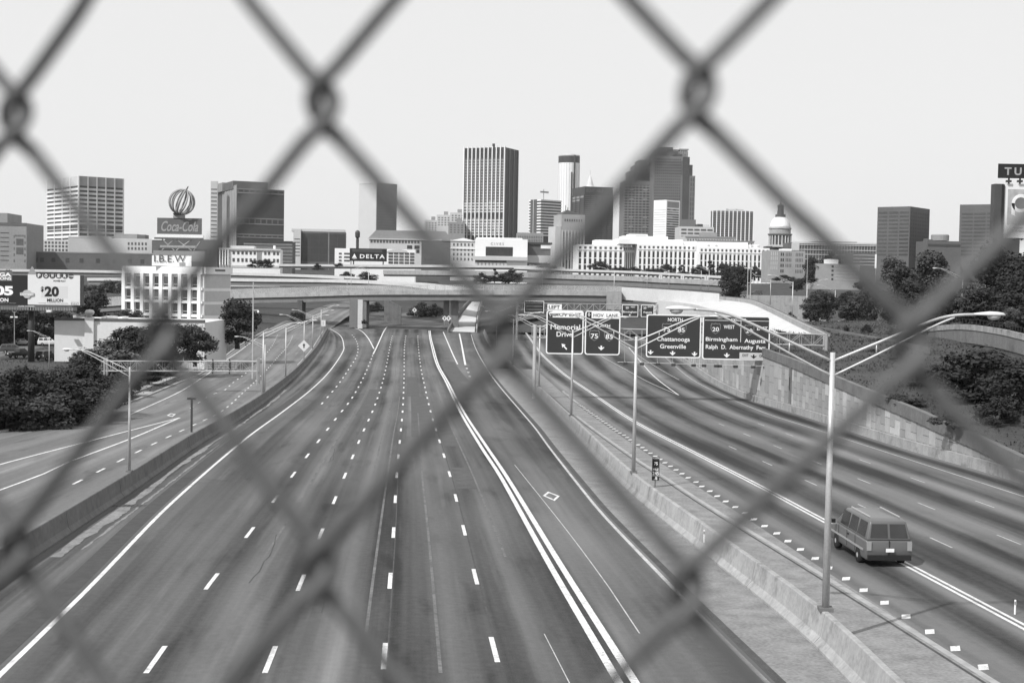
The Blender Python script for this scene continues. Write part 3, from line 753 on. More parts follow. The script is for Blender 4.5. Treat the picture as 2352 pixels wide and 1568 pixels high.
class Board:
    """A sign face; positions are given in photograph crop coordinates through conv."""
    def __init__(s, root, d, conv, x0, x1, y0, y1, m=None, border=True, rad=.35, y=-.55, label=None, name='sign_panel'):
        s.root, s.d, s.conv = root, d, conv
        s.k = d / F
        cx, cy = conv((x0 + x1) / 2, (y0 + y1) / 2); s.c = P(cx, cy, d); s.cx, s.cy = cx, cy
        a, b = conv(x0, y0), conv(x1, y1); w, h = (b[0] - a[0]) * s.k, (b[1] - a[1]) * s.k
        s.w, s.h = w, h
        loc = s.c - root.location + Vector((0, y, 0))
        if border:
            s.o = MB().prism(rrect(-w/2, w/2, -h/2, h/2, rad), 0, .08).build(name, SIGNW, root, loc=loc)
            e = .16
            MB().prism(rrect(-w/2 + e, w/2 - e, -h/2 + e, h/2 - e, rad * .7), -.012, 0).build('sign_face', m or SIGNG, s.o)
        else:
            s.o = MB().prism(rrect(-w/2, w/2, -h/2, h/2, max(.02, rad)), -.012, .08).build(name, m or SIGNG, root, loc=loc)
        if label: s.o['label'] = label
    def pos(s, x, y):
        px, py = s.conv(x, y); return (px - s.cx) * s.k, -(py - s.cy) * s.k
    def size(s, w, h):
        a = s.conv(0, 0); b = s.conv(w, h); return (b[0] - a[0]) * s.k, (b[1] - a[1]) * s.k
    def text(s, t, x0, x1, y0, y1, m=SIGNW, bold=.012, shear=0, space=1.0, y=-.03, rot=0):
        cx, cz = s.pos((x0 + x1) / 2, (y0 + y1) / 2); w, h = s.size(x1 - x0, y1 - y0)
        return lettering(s.o, t, cx, cz, w, h, y, m, shear, bold, space, rot)
    def poly(s, shape, x, y, w, h, m=SIGNW, rot=0, name='sign_mark', yy=-.026, th=.008):
        cx, cz = s.pos(x, y); w, h = s.size(w, h); r = R(rot)
        pl = [(cx + (a * w) * math.cos(r) - (b * h) * math.sin(r), cz + (a * w) * math.sin(r) + (b * h) * math.cos(r)) for a, b in shape]
        return MB().prism(pl, yy, yy + th).build(name, m, s.o)
    def box(s, x0, x1, y0, y1, m, name='sign_plate', yy=-.022, th=.008):
        return s.poly([(-.5, -.5), (.5, -.5), (.5, .5), (-.5, .5)], (x0 + x1) / 2, (y0 + y1) / 2, x1 - x0, y1 - y0, m, name=name, yy=yy, th=th)
    def shield(s, t, x, y, w, h, tw, th):
        s.poly(SHIELD, x, y, w * 1.1, h * 1.1, SIGNM, name='route_shield', yy=-.024)
        s.poly(SHIELD, x, y, w, h, SIGNG, name='route_shield', yy=-.032)
        s.text(t, x - tw/2, x + tw/2, y + h*.06 - th/2, y + h*.06 + th/2, y=-.044)
def truss(root, a, b, hh, dep, m, nseg, r=.07):
    """Box truss between two points (bottom chord ends, local to root)."""
    a, b = Vector(a), Vector(b)
    for dy in (0, dep):
        for dz in (0, hh):
            MB().tube([a + Vector((0, dy, dz)), b + Vector((0, dy, dz))], r, 8).build('truss_chord', m, root)
    w = MB()
    for i in range(nseg):
        p, q = a.lerp(b, i / nseg), a.lerp(b, (i + 1) / nseg)
        for dy in (0, dep):
            z0, z1 = (0, hh) if i % 2 else (hh, 0)
            w.tube([p + Vector((0, dy, z0)), q + Vector((0, dy, z1))], r * .5, 5); w.tube([p + Vector((0, dy, 0)), p + Vector((0, dy, hh))], r * .5, 5)
        w.tube([p, p + Vector((0, dep, 0))], r * .5, 5); w.tube([p + Vector((0, 0, hh)), p + Vector((0, dep, hh))], r * .5, 5)
    w.build('truss_web', m, root)
DG = 180.0
og = P(1227, 870, DG); og.z = ZR(DG)
gan = thing('sign_gantry', 'overhead sign gantry with four dark direction signs above the right carriageway', 'sign gantry', og)
lp = lambda px, py, d=DG: P(px, py, d) - gan.location
ta, tb = lp(1222, 775), lp(1897, 794)
truss(gan, ta, tb, 1.5, 1.3, STEEL, 24)
for dy in (.0, 1.3):
    MB().tube([(0, dy, -.2), (0, dy, ta.z + 1.7)], .24, 12).build('post', GALV, gan)
    e = lp(1896, 870); MB().tube([(e.x, dy, e.z - .5), (e.x, dy, tb.z + 1.7)], .2, 12).build('post', STEEL, gan)
s1 = Board(gan, DG, c4, 785, 1305, 815, 1425, label='dark sign reading Memorial Drive with an arrow pointing up left')
s1.box(812, 1292, 826, 915, SIGNW); s1.box(812, 870, 828, 913, SIGNK, yy=-.028)
s1.poly([(-.5, 0), (0, .5), (.5, 0), (0, -.5)], 838, 870, 34, 56, SIGNW, yy=-.034); s1.poly([(-.5, 0), (0, .5), (.5, 0), (0, -.5)], 838, 870, 16, 30, SIGNK, yy=-.038)
s1.text('HOV EXIT', 900, 1270, 850, 898, SIGNK); s1.text('Memorial', 845, 1258, 1010, 1082); s1.text('Drive', 930, 1150, 1112, 1182)
s1.poly([(-.5, -.15), (-.5, .15), (.05, .15), (.05, .5), (.5, 0), (.05, -.5), (.05, -.15)], 1040, 1318, 108, 62, rot=133)
sl = Board(gan, DG, c4, 803, 1003, 728, 805, SIGNW, False, .05, label='small pale LEFT plate on top of the Memorial Drive sign', name='exit_plate')
sl.text('LEFT', 822, 975, 743, 792, SIGNK)
s2 = Board(gan, DG, c4, 1325, 1817, 825, 1437, label='dark sign with HOV LANE strip, NORTH and route shields 75 and 85')
s2.box(1348, 1805, 836, 928, SIGNW); s2.box(1348, 1413, 838, 926, SIGNK, yy=-.028)
s2.poly([(-.5, 0), (0, .5), (.5, 0), (0, -.5)], 1378, 876, 36, 58, SIGNW, yy=-.034); s2.poly([(-.5, 0), (0, .5), (.5, 0), (0, -.5)], 1378, 876, 18, 32, SIGNK, yy=-.038)
s2.text('HOV  LANE', 1440, 1780, 862, 906, SIGNK); s2.text('NORTH', 1458, 1675, 1008, 1050)
s2.shield('75', 1458, 1166, 128, 136, 100, 66); s2.shield('85', 1665, 1170, 128, 136, 100, 66)
s2.poly(DARROW, 1557, 1340, 92, 66)
s3 = Board(gan, DG, c5, 358, 1012, 815, 1332, label='dark sign reading North 75 85 Chattanooga Greenville with three down arrows')
s3.text('NORTH', 612, 790, 855, 897); s3.shield('75', 602, 985, 104, 118, 78, 52); s3.shield('85', 777, 990, 104, 118, 78, 52)
s3.text('Chattanooga', 487, 880, 1083, 1150); s3.text('Greenville', 525, 836, 1170, 1222)
for x, y in ((413, 1272), (677, 1278), (940, 1284)): s3.poly(DARROW, x, y, 74, 54)
s4 = Board(gan, DG, c5, 1030, 1836, 830, 1358, label='wide dark sign reading 20 West Birmingham, 20 East Augusta with Exit Only plate')
s4.box(1052, 1826, 886, 891, SIGNW, 'divider'); s4.box(1484, 1490, 900, 1145, SIGNW, 'divider')
s4.text('EXIT 247', 1370, 1545, 862, 894); s4.shield('20', 1185, 988, 106, 118, 78, 50); s4.shield('20', 1587, 1000, 106, 118, 78, 50)
s4.text('WEST', 1280, 1412, 942, 986); s4.text('EAST', 1680, 1806, 955, 998)
s4.text('Birmingham', 1070, 1448, 1090, 1152); s4.text('Augusta', 1532, 1785, 1102, 1166)
s4.text('Ralph  D.  Abernathy  Fwy', 1072, 1786, 1180, 1246); s4.poly(DARROW, 1326, 1305, 76, 54)
s4.box(1478, 1815, 1268, 1350, SIGNY, 'exit_only_plate'); s4.text('EXIT', 1514, 1584, 1285, 1316, SIGNK, y=-.034); s4.poly(DARROW, 1648, 1315, 76, 50, SIGNK, yy=-.034); s4.text('ONLY', 1715, 1800, 1288, 1322, SIGNK, y=-.034)
p0, p1 = c5(10, 1378), c5(2010, 1435)
q0, q1 = lp(*p0), lp(*p1); q0.y = q1.y = -1.3
MB().tube([q0, q1], .045, 6).build('light_rail', GALV, gan)
for x, y0_ in ((100, 1020), (300, 1020), (490, 1335), (675, 1335), (915, 1340), (1040, 1100), (1185, 1350), (1225, 1350), (1415, 1355), (1625, 1362), (1775, 1362), (1955, 1060)):
    yy = 1378 + 57 * (x - 10) / 2000
    t0, t1 = lp(*c5(x, y0_)), lp(*c5(x, yy)); t0.y = -.5; t1.y = -1.3
    MB().tube([t0, Vector((t1.x, -.5, t1.z + .15)), t1], .035, 5).build('hanger', STEEL, gan)
    MB().box(t1.x - .28, t1.x + .28, -1.6, -1.0, t1.z - .34, t1.z + .02).build('sign_lamp', STEEL_D, gan)
# farther gantry with message board and two smaller signs
D2G = 385.0
og2 = P(1188, 760, D2G); og2.z = ZR(D2G)
gan2 = thing('sign_gantry', 'distant gantry with a lattice truss, message board and two small signs before the overpass', 'sign gantry', og2)
lp2 = lambda px, py: P(px, py, D2G) - gan2.location
truss(gan2, lp2(1185, 711), lp2(1512, 716), 2.0, 1.4, STEEL, 22, .09)
for px, e in ((1188, 711), (1510, 716)):
    q = lp2(px, e); MB().tube([(q.x, .7, -.3), (q.x, .7, q.z + 2.2)], .35, 10).build('post', GALV, gan2)
mb = Board(gan2, D2G, c4, 480, 755, 683, 850, SIGNK, True, .1, -.7, 'dark electronic message board framed in grey', 'message_board')
for k in range(3): mb.box(505, 735, 700 + k * 46, 722 + k * 46, mat('led_rows', .10, .5, .2, 1.0), 'display_row')
f1 = Board(gan2, D2G, c4, 1845, 2070, 735, 905, label='small sign for 20 West Birmingham', rad=.2, y=-.7)
f1.shield('20', 1917, 775, 56, 52, 40, 30); f1.text('WEST', 1965, 2028, 755, 778); f1.text('Birmingham', 1860, 2050, 822, 858); f1.poly(DARROW, 1955, 880, 32, 26)
f2 = Board(gan2, D2G, c4, 2110, 2292, 738, 908, label='small sign for 20 East Augusta', rad=.2, y=-.7)
f2.shield('20', 2163, 778, 56, 52, 40, 30); f2.text('EAST', 2205, 2272, 752, 774); f2.text('Augusta', 2140, 2266, 826, 862); f2.poly(DARROW, 2200, 885, 32, 26)
# left gantry seen from behind
D3G = 182.0
og3 = G(590, 905, BH)
og3 = Vector((P(591, 900, D3G).x, D3G, ZR(D3G) + BH))
gan3 = thing('sign_gantry', 'steel truss gantry over the left carriageway with the ribbed back of a sign', 'sign gantry', og3)
lp3 = lambda px, py: P(px, py, D3G) - gan3.location
truss(gan3, lp3(234, 852), lp3(592, 853), 1.35, 1.2, STEEL, 18, .06)
for dy in (0, 1.2):
    MB().tube([(0, dy, -.05), (0, dy, lp3(590, 828).z + .3)], .13, 8).build('post', STEEL, gan3)
    q = lp3(240, 880); MB().tube([(q.x, dy, -1.0), (q.x, dy, lp3(240, 826).z + .2)], .15, 8).build('post', STEEL, gan3)
a, b_ = lp3(470, 854), lp3(541, 828)
sb = MB().box(a.x, b_.x, 1.3, 1.36, a.z, b_.z).build('sign_back', CONC, gan3)
for k in range(5): z = a.z + (b_.z - a.z) * (k + .3) / 5; MB().box(a.x, b_.x, 1.2, 1.298, z, z + .1).build('rib', STEEL, sb)
for k in (.2, .75): x = a.x + (b_.x - a.x) * k; MB().box(x - .07, x + .07, 1.05, 1.19, a.z - .3, b_.z + .1).build('bracket', STEEL_D, sb)

# ================================================================ LAMP POSTS
def lamp_proto(arms):
    r = bpy.data.objects.new('street_lamp', None); COL.objects.link(r)
    MB().tube([(0, 0, .1), (0, 0, 8.8)], [.13, .085], 12).build('pole', GALV, r, True)
    MB().box(-.24, .24, -.24, .24, 0, .12).build('base_plate', CONC_D, r)
    for s in arms:
        a = MB()
        a.tube(smooth_path([Vector((s * x, 0, z)) for x, z in ((.05, 8.52), (1.4, 9.12), (2.7, 9.70), (3.5, 10.02), (4.1, 10.14), (4.7, 10.17))], 3), .048, 8)
        a.tube(smooth_path([Vector((s * x, 0, z)) for x, z in ((.05, 8.02), (1.4, 8.72), (2.7, 9.42), (3.5, 9.84), (4.0, 10.06))], 3), .038, 8)
        a.tube([(s * 1.45, 0, 8.76), (s * 1.45, 0, 9.12)], .022, 6)
        ar = a.build('arm', GALV, r, True)
        h = MB(); prof = [(4.62, .06, .05), (4.9, .13, .09), (5.15, .17, .12), (5.4, .17, .11), (5.58, .12, .08), (5.66, .03, .03)]
        k0 = 0
        for x, w, t in prof:
            for j in range(10):
                q = 2 * math.pi * j / 10; h.v.append((s * x, w * math.cos(q), 10.17 + t * math.sin(q) * (1 if math.sin(q) > 0 else .35)))
        for i in range(len(prof) - 1):
            for j in range(10): h.f.append((i*10 + j, i*10 + (j+1) % 10, i*10 + 10 + (j+1) % 10, i*10 + 10 + j))
        h.f += [tuple(range(10)), tuple(50 + j for j in range(10))]
        hd = h.build('lamp_head', mat('lamp_head_paint', .6, .4, .05, 2), r, True)
        g_ = MB(); g_.lathe([(.02, -.16), (.10, -.13), (.14, -.05), (.14, 0)], 10); g_.v = [(s * 5.28 + x * 1.6, y, 10.15 + z) for x, y, z in g_.v]
        g_.build('lens', mat('lamp_lens', .45, .2, .05, 2, spec=.5), hd, True)
    return r
protos = {'twin': lamp_proto((-1, 1)), 'left': lamp_proto((-1,)), 'right': lamp_proto((1,))}
used = set()
def lamp(label, kind, loc, sc=1.0, rz=0.0, group='street lamps along the highway', thin=1.0):
    r = protos[kind] if kind not in used else copy_tree(protos[kind]); used.add(kind)
    r.location = loc; r.scale = (sc * thin, sc * thin, sc); r.rotation_euler = (0, 0, rz); tag(r, label, 'street lamp', group); return r
for q_, l in (((1896, 1400), 'nearest and tallest twin-arm lamp on the median barrier at lower right'), ((1455, 1085), 'second twin-arm lamp on the sunlit median barrier, beside the mile marker'),
             ((1312, 954), 'third twin-arm lamp on the median barrier, in front of the Memorial Drive sign'), ((1238, 887), 'fourth twin-arm lamp on the median barrier, by the gantry post'),
             ((1178, 836), 'fifth twin-arm lamp on the median barrier, beyond the sign gantry'), ((1140, 798), 'farthest twin-arm lamp on the sunlit median barrier')):
    lamp(l, 'twin', G(*q_, BH) - Vector((0, 0, .02)), rz=R(-4))
lamp('single-arm lamp on the shaded left barrier, nearest on that side', 'left', G(297, 1083, BH), .73)
for px, row, k, l in ((604, 903, 'right', 'single-arm lamp on the left barrier beside the truss gantry, arm to the right'), (656, 864, 'right', 'single-arm lamp on the left barrier halfway to the overpass'),
                      (698, 826, 'twin', 'twin-arm lamp on the left barrier behind the yellow diamond sign'), (718, 800, 'twin', 'twin-arm lamp on the left barrier short of the overpass'), (737, 776, 'right', 'last lamp on the left barrier before the overpass')):
    lamp(l, k, G(px, row, BH), .86, rz=R(3))
lamp('short lamp leaning its arm left over the left carriageway by the gantry', 'left', G(608, 901, BH), .68)
for px, bt, d, k, l in ((1819, 739, 292, 'left', 'lamp post on the grassy slope left of two others, arm to the left'), (1852, 728, 358, 'right', 'lamp post on the slope with arm reaching right over the shrubs'),
        (1917, 733, 400, 'left', 'slender lamp post among the shrubs above the parked cars'), (2038, 760, 330, 'right', 'lamp post rising beside the low slope wall'),
        (2080, 728, 380, 'twin', 'twin-arm lamp half hidden by the fence wire at right'), (2208, 744, 245, 'left', 'lamp post in front of the tall trees at right, arm to the left'),
        (2275, 724, 262, 'right', 'rightmost lamp post against the dark trees, arm to the right'), (1536, 668, 590, 'left', 'lamp on the flyover parapet before the white building'),
        (1628, 668, 560, 'left', 'lamp near the dark tree at the end of the flyover'), (1769, 700, 470, 'left', 'lamp beyond the white ramp under the dome'),
        (1486, 668, 600, 'left', 'thin lamp on the flyover left of centre'), (1610, 668, 575, 'left', 'thin lamp on the flyover beside the small white signs'),
        (1410, 684, 445, 'left', 'lamp at the right end of the nearest overpass'), (806, 676, 470, 'right', 'lamp standing on the nearest overpass above its white column'),
        (846, 675, 480, 'left', 'lamp on the overpass right of the white column'), (1290, 640, 640, 'right', 'lamp on the middle flyover behind the fence wire'), (1245, 664, 560, 'left', 'lamp behind the overpass parapet in the centre')):
    lamp(l, k, P(px, bt, d), 1.0, 0, 'street lamps around the interchange')
# tall poles
def pole(label, px, top, bot, d, r=.14, cam_=False):
    a, b = P(px, bot, d), P(px, top, d)
    t = thing('utility_pole', label, 'pole', a)
    MB().tube([(0, 0, -.5), (0, 0, b.z - a.z)], [r, r * .6], 8).build('shaft', GALV if r < .2 else STEEL, t)
    if cam_:
        h = (b.z - a.z) * .70
        MB().tube([(0, 0, h), (.75, 0, h)], .05, 6).build('bracket', GALV, t); MB().lathe([(.05, h - .45), (.16, h - .3), (.14, h - .12), (.05, h)], 10, .78).build('camera_dome', SIGNW, t)
    else: MB().lathe([(r * .9, b.z - a.z - .05), (r * .9, b.z - a.z + .1), (.02, b.z - a.z + .25)], 8).build('cap', STEEL, t)
pole('tall pole with a small surveillance camera beside the left carriageway', 580, 648, 862, 200, .13, True)
pole('tall plain pole beside the dark tree at the top of the white ramp', 1723, 580, 700, 425, .17)
pole('second tall pole just left of the white ramp pole', 1716, 600, 700, 432, .13)
pole('tall slim pole standing behind the overpass on the left', 797, 640, 676, 470, .12)
pole('very tall thin pole in front of the small office block right of the dome', 1853, 585, 660, 520, .12)
# small road signs
def small_sign(label, px, top, bot, half, d, kind='diamond', post=True):
    a = P(px, bot, d); t = thing('road_sign', label, 'road sign', a); h = P(px, top, d).z - a.z
    MB().tube([(0, 0, -.3), (0, 0, h)], .05, 6).build('post', STEEL, t)
    if kind == 'diamond':
        o = MB().prism([(-half, h), (0, h - half), (half, h), (0, h + half)], -.09, -.06).build('sign_plate', mat('sign_diamond', .62, .5, .05, 1), t)
        MB().prism([(-.12, h - .4), (.12, h - .4), (.12, h + .1), (.3, h + .1), (0, h + .5), (-.3, h + .1), (-.12, h + .1)], -.10, -.091).build('arrow', SIGNK, o)
    else:
        o = MB().box(-half * .8, half * .8, -.09, -.06, h - half, h + half).build('sign_plate', mat('sign_diamond', .62, .5, .05, 1), t)
        MB().box(-.06, .06, -.10, -.091, h - half * .6, h + half * .6).build('arrow', SIGNK, o)
    return t
small_sign('pale diamond warning sign on the left barrier', 698, 794, 826, 1.15, G(698, 826, BH).y - 1.5)
small_sign('small diamond warning sign against the dark bush under the overpass', 952, 712, 722, 1.0, 520)
small_sign('diamond warning sign left of a twin at the carpool ramp gore', 1021, 731, 745, .9, 436); small_sign('diamond warning sign right of its twin at the carpool ramp gore', 1030, 731, 745, .95, 434)
small_sign('square white sign with an arrow at the end of the left barrier', 742, 742, 760, .95, 420, 'sq')
small_sign('small white square sign left of the dark tree on the flyover', 1517, 636, 650, .9, 585, 'sq'); small_sign('small white square sign nearest the dark tree', 1567, 637, 652, .9, 570, 'sq'); small_sign('white square sign in front of the dark tree', 1622, 638, 660, .9, 470, 'sq')
# dark post sign on the left barrier, seen edge-on
yb = 121.0; t = thing('road_sign', 'dark post carrying a sign seen edge-on above the left barrier', 'road sign', P(440, 994, yb))
MB().box(-.08, .08, -.08, .08, -.3, 3.2).build('post', STEEL_D, t); MB().box(-.42, .34, -.02, .3, 3.05, 3.24).build('sign_back', STEEL_D, t)
# mile marker
mm = G(1505, 1118); t = thing('mile_marker', 'narrow mile marker sign reading North 75 Mile 245.8 on the median', 'road sign', mm)
MB().box(-.05, .05, -.03, .03, -.1, 1.9).build('post', STEEL, t)
MB().box(-.24, .24, -.06, -.035, .45, 2.0).build('sign_plate', SIGNG, t)
lettering(t, 'NORTH', 0, 1.92, .42, .11, -.075, SIGNW, bold=.015); lettering(t, '75', 0, 1.56, .24, .2, -.09, SIGNW, bold=.02)
MB().prism([(x * .42, 1.57 + z * .44) for x, z in SHIELD], -.068, -.061).build('route_shield', SIGNK, t)
lettering(t, 'MILE', 0, 1.17, .36, .15, -.075, SIGNW, bold=.02); lettering(t, '245', 0, .92, .42, .24, -.075, SIGNW, bold=.02); lettering(t, '.8', 0, .59, .22, .2, -.075, SIGNW, bold=.02)
MB().box(-.24, .24, -.068, -.061, .74, .76).build('divider', SIGNW, t)
# delineator posts on the right shoulder
for px, row, l in ((2331, 1410, 'slim white delineator post by the right lanes'), (1617, 1245, 'small pale delineator stub on the median barrier')):
    g = G(px, row, 0 if row > 1300 else BH); t = thing('delineator', l, 'post', g); MB().tube([(0, 0, 0), (0, 0, .55)], .035, 8).build('post', SIGNW, t); MB().box(-.04, .04, -.045, -.03, .38, .5).build('reflector', SIGNM, t)
# ================================================================ BUILDINGS
class Bld:
    """A box building. Local x runs along the right face, local y along the left face, z up from its ground."""
    def __init__(s, name, label, xl, xc, xr, top, d, phi, wall, base=None, depth=None, cat='building', inset=0.0):
        C = P(xc, top, d); s.zb = (tf(d) if base is None else P(xc, base, d).z) - 1.0
        s.d = d; ph = R(phi)
        r = Vector((math.cos(ph), math.sin(ph))); l = Vector((-math.sin(ph), math.cos(ph)))
        def solve(px, v):
            q = ray(px, top); u = q.x / q.y
            return (u * C.y - C.x) / (v.x - u * v.y)
        s.WR = abs(solve(xr, r)); s.WL = depth if depth else abs(solve(xl, l)); s.H = C.z - s.zb
        s.o = thing(name, label, cat, (C.x, C.y, s.zb), ph)
        i = inset
        s.body = MB().box(i, s.WR - i, i, s.WL - i, 0, s.H).build('wall', wall, s.o)
    def z(s, row, px=None):
        """Height above the building's ground of a photograph row (at the corner's distance)."""
        return P(px or (CX + s.o.location.x / s.d * F), row, s.d).z - s.zb
    def f(s, face, nm, u0, u1, z0, z1, m, t=.12, back=.05):
        if face == 'R': return bx(nm, s.o, u0 * s.WR, u1 * s.WR, -t, back, z0, z1, m)
        return bx(nm, s.o, -t, back, u0 * s.WL, u1 * s.WL, z0, z1, m)
    def grid(s, face, nm, u0, u1, z0, z1, nu, nz, fw, fh, m, t=.12, mats=None, skip=0.0):
        du, dz = (u1 - u0) / nu, (z1 - z0) / nz
        for j in range(nz):
            for i in range(nu):
                if skip and random.random() < skip: continue
                mm = random.choice(mats) if mats else m
                s.f(face, nm, u0 + du * (i + .5 - fw / 2), u0 + du * (i + .5 + fw / 2), z0 + dz * (j + .5 - fh / 2), z0 + dz * (j + .5 + fh / 2), mm, t)
    def bands(s, face, nm, z0, z1, n, fh, m, t=.3, u0=0, u1=1):
        dz = (z1 - z0) / n
        for j in range(n): s.f(face, nm, u0, u1, z0 + dz * (j + .5 - fh / 2), z0 + dz * (j + .5 + fh / 2), m, t)
    def fins(s, face, nm, u0, u1, n, w, z0, z1, m, t=.5):
        for i in range(n):
            W = s.WR if face == 'R' else s.WL; u = u0 + (u1 - u0) * i / max(1, n - 1)
            s.f(face, nm, u - w / 2 / W, u + w / 2 / W, z0, z1, m, t)
    def top(s, nm, u0, u1, v0, v1, z0, z1, m): return bx(nm, s.o, u0 * s.WR, u1 * s.WR, v0 * s.WL, v1 * s.WL, z0, z1, m)

# --- left edge: grey stepped block
b = Bld('office_block', 'grey stepped building at the far left edge behind the billboard', -70, -70, 61, 510, 880, 4, MIDW, depth=40)
b.top('upper_storey', 0, .63, .1, .9, b.H + .02, b.z(487), MIDW)
b.f('R', 'parapet', -.003, 1.003, b.z(516), b.z(509.5), DARKW, .25)
for r0, r1 in ((556, 571), (576, 592)): b.f('R', 'window', .82, .945, b.z(r1 - 10), b.z(r0 - 10), GLASS_M)
for k in range(7): b.f('R', 'window', .80 + k * .024, .812 + k * .024, b.z(541), b.z(537), GLASS_M)
for k in range(7): b.f('R', 'window', .54, .69, b.z(534 + k * 10.5), b.z(532.5 + k * 10.5), GLASS)
for k in range(5): b.f('R', 'window', .775, .79, b.z(538 + k * 14 + 6), b.z(538 + k * 14), GLASS_M); b.f('R', 'window', .965, .98, b.z(538 + k * 14 + 6), b.z(538 + k * 14), GLASS_M)
# --- white slab tower with strip windows
b = Bld('office_tower', 'pale office tower with rows of dark strip windows, left of the ribbed globe sign', 108, 181, 284, 404, 1300, 39, GLASS, inset=.4)
zt = b.z(426); zl = 4
for face, n in (('L', 4), ('R', 5)):  # left face paler, right darker: sun and shade are put into the colours
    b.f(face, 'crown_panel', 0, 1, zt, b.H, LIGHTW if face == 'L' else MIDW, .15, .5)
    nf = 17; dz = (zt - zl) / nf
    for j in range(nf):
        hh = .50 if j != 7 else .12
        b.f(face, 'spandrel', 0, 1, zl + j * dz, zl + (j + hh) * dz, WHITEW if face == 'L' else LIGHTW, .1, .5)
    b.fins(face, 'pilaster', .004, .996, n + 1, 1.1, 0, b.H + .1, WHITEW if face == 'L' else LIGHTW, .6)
# --- low blocks left
b = Bld('office_block', 'long low block with a grid of small square windows under the pale tower', 60, 60, 158, 550, 1000, -3, LIGHTW, depth=20)
b.grid('R', 'window', .01, .99, b.z(577), b.z(552), 12, 3, .62, .62, GLASS_M)
b = Bld('warehouse', 'blank light grey box building in front of the pale tower', 157, 157, 256, 543, 960, 2, mat('pale_wall', .42, .8, .06, .1), depth=22)
b.f('R', 'base_band', 0, 1, b.z(583), b.z(579), WHITEW); b.f('R', 'parapet', -.002, 1.002, b.z(545), b.z(542.6), LIGHTW, .2)
b = Bld('office_block', 'grey block with two rows of small windows left of the cola sign', 250, 250, 349, 547, 940, 3, LIGHTW, depth=25)
b.grid('R', 'window', .42, .9, b.z(575), b.z(553), 6, 2, .5, .55, GLASS_M); b.top('penthouse', .1, .62, .2, .8, b.H + .02, b.z(536), MIDW); b.top('plant_box', .63, .8, .2, .7, b.H + .02, b.z(537), DARKW)
b = Bld('warehouse', 'long dark low building in a band behind the billboard', 60, 60, 352, 577, 905, 1, DARKW, depth=20)
b.f('R', 'parapet', -.002, 1.002, b.z(579), b.z(576.5), MIDW, .2)
for u in (.06, .11, .2, .31, .42, .55, .68, .8, .9): b.f('R', 'door', u, u + .03, b.z(601), b.z(591), BLACKW)
b = Bld('shed', 'dark roofed shed below the cola sign', 349, 349, 500, 548, 930, 2, DARKW, depth=18)
b.f('R', 'roof_panel', .0, .2, b.z(551), b.z(547), WHITEW, .3); b.f('R', 'louvre', .1, .9, b.z(585), b.z(570), BLACKW)
# --- dark glass slab
b = Bld('office_tower', 'dark glass slab tower with a pale ribbed side, right of the globe sign', 499, 545, 653, 432, 1380, 24, BLACKW)
b.f('L', 'ribbed_panel', .02, .72, 0, b.z(424), MIDW, .3)
b.fins('L', 'rib', .06, .70, 9, .5, 0, b.z(426), LIGHTW, .6)
b.f('L', 'recess', .74, 1, 0, b.H - 1, BLACKW, .1)
for r0, r1 in ((432, 443), (499, 514), (536, 545)):
    b.f('R', 'window_band', 0, 1, b.z(r1), b.z(r0), DARKW, .25)
    b.f('R', 'light_band', 0, 1, b.z(r1) , b.z(r1 - 1.6), MIDW, .4); b.f('R', 'light_band', 0, 1, b.z(r0 + 2), b.z(r0 + .6), MIDW, .4)
    for k in range(8): b.f('R', 'window', .03 + k * .122, .12 + k * .122, b.z(r1 - 3), b.z(r0 + 3.5), GLASS, .4)
b.top('penthouse', -.02, .72, .15, .9, b.H + .02, b.z(413), DARKW); b.top('lift_tower', -.06, .22, .6, 1.02, b.H + .03, b.z(411), MIDW)
b2 = Bld('stair_tower', 'narrow pale stair tower with horizontal slits attached to the dark slab', 484, 484, 500, 416, 1400, 10, LIGHTW, depth=12)
b2.grid('R', 'slit', .05, .95, b2.z(548), b2.z(430), 1, 13, .95, .28, GLASS_M)
# --- second dark building
b = Bld('office_block', 'dark box building with a pale window strip, right of the dark slab', 690, 690, 794, 531, 1050, 6, DARKW, depth=25)
b.f('R', 'corner_post', .62, .635, 0, b.H, MIDW, .3); b.top('parapet', -.2, .98, .1, .9, b.H + .02, b.z(525), LIGHTW)
b.grid('R', 'panel', .02, .61, b.z(600), b.z(535), 3, 4, .97, .97, BLACKW); b.grid('R', 'panel', .65, .99, b.z(600), b.z(535), 2, 4, .97, .97, BLACKW)
b2 = Bld('stair_tower', 'pale stair strip at the left of the dark box building', 674, 674, 691, 526, 1045, 6, LIGHTW, depth=12)
b2.grid('R', 'slit', .1, .95, b2.z(590), b2.z(545), 1, 6, .9, .28, GLASS_M)
b = Bld('office_block', 'dark louvred block between the white classical building and the dark box', 560, 560, 672, 553, 900, 2, DARKW, depth=16)
b.bands('R', 'louvre', b.z(603), b.z(556), 6, .25, MIDW, .3); b.f('R', 'roof_rim', -.005, 1.005, b.z(555), b.z(552), BLACKW, .5)
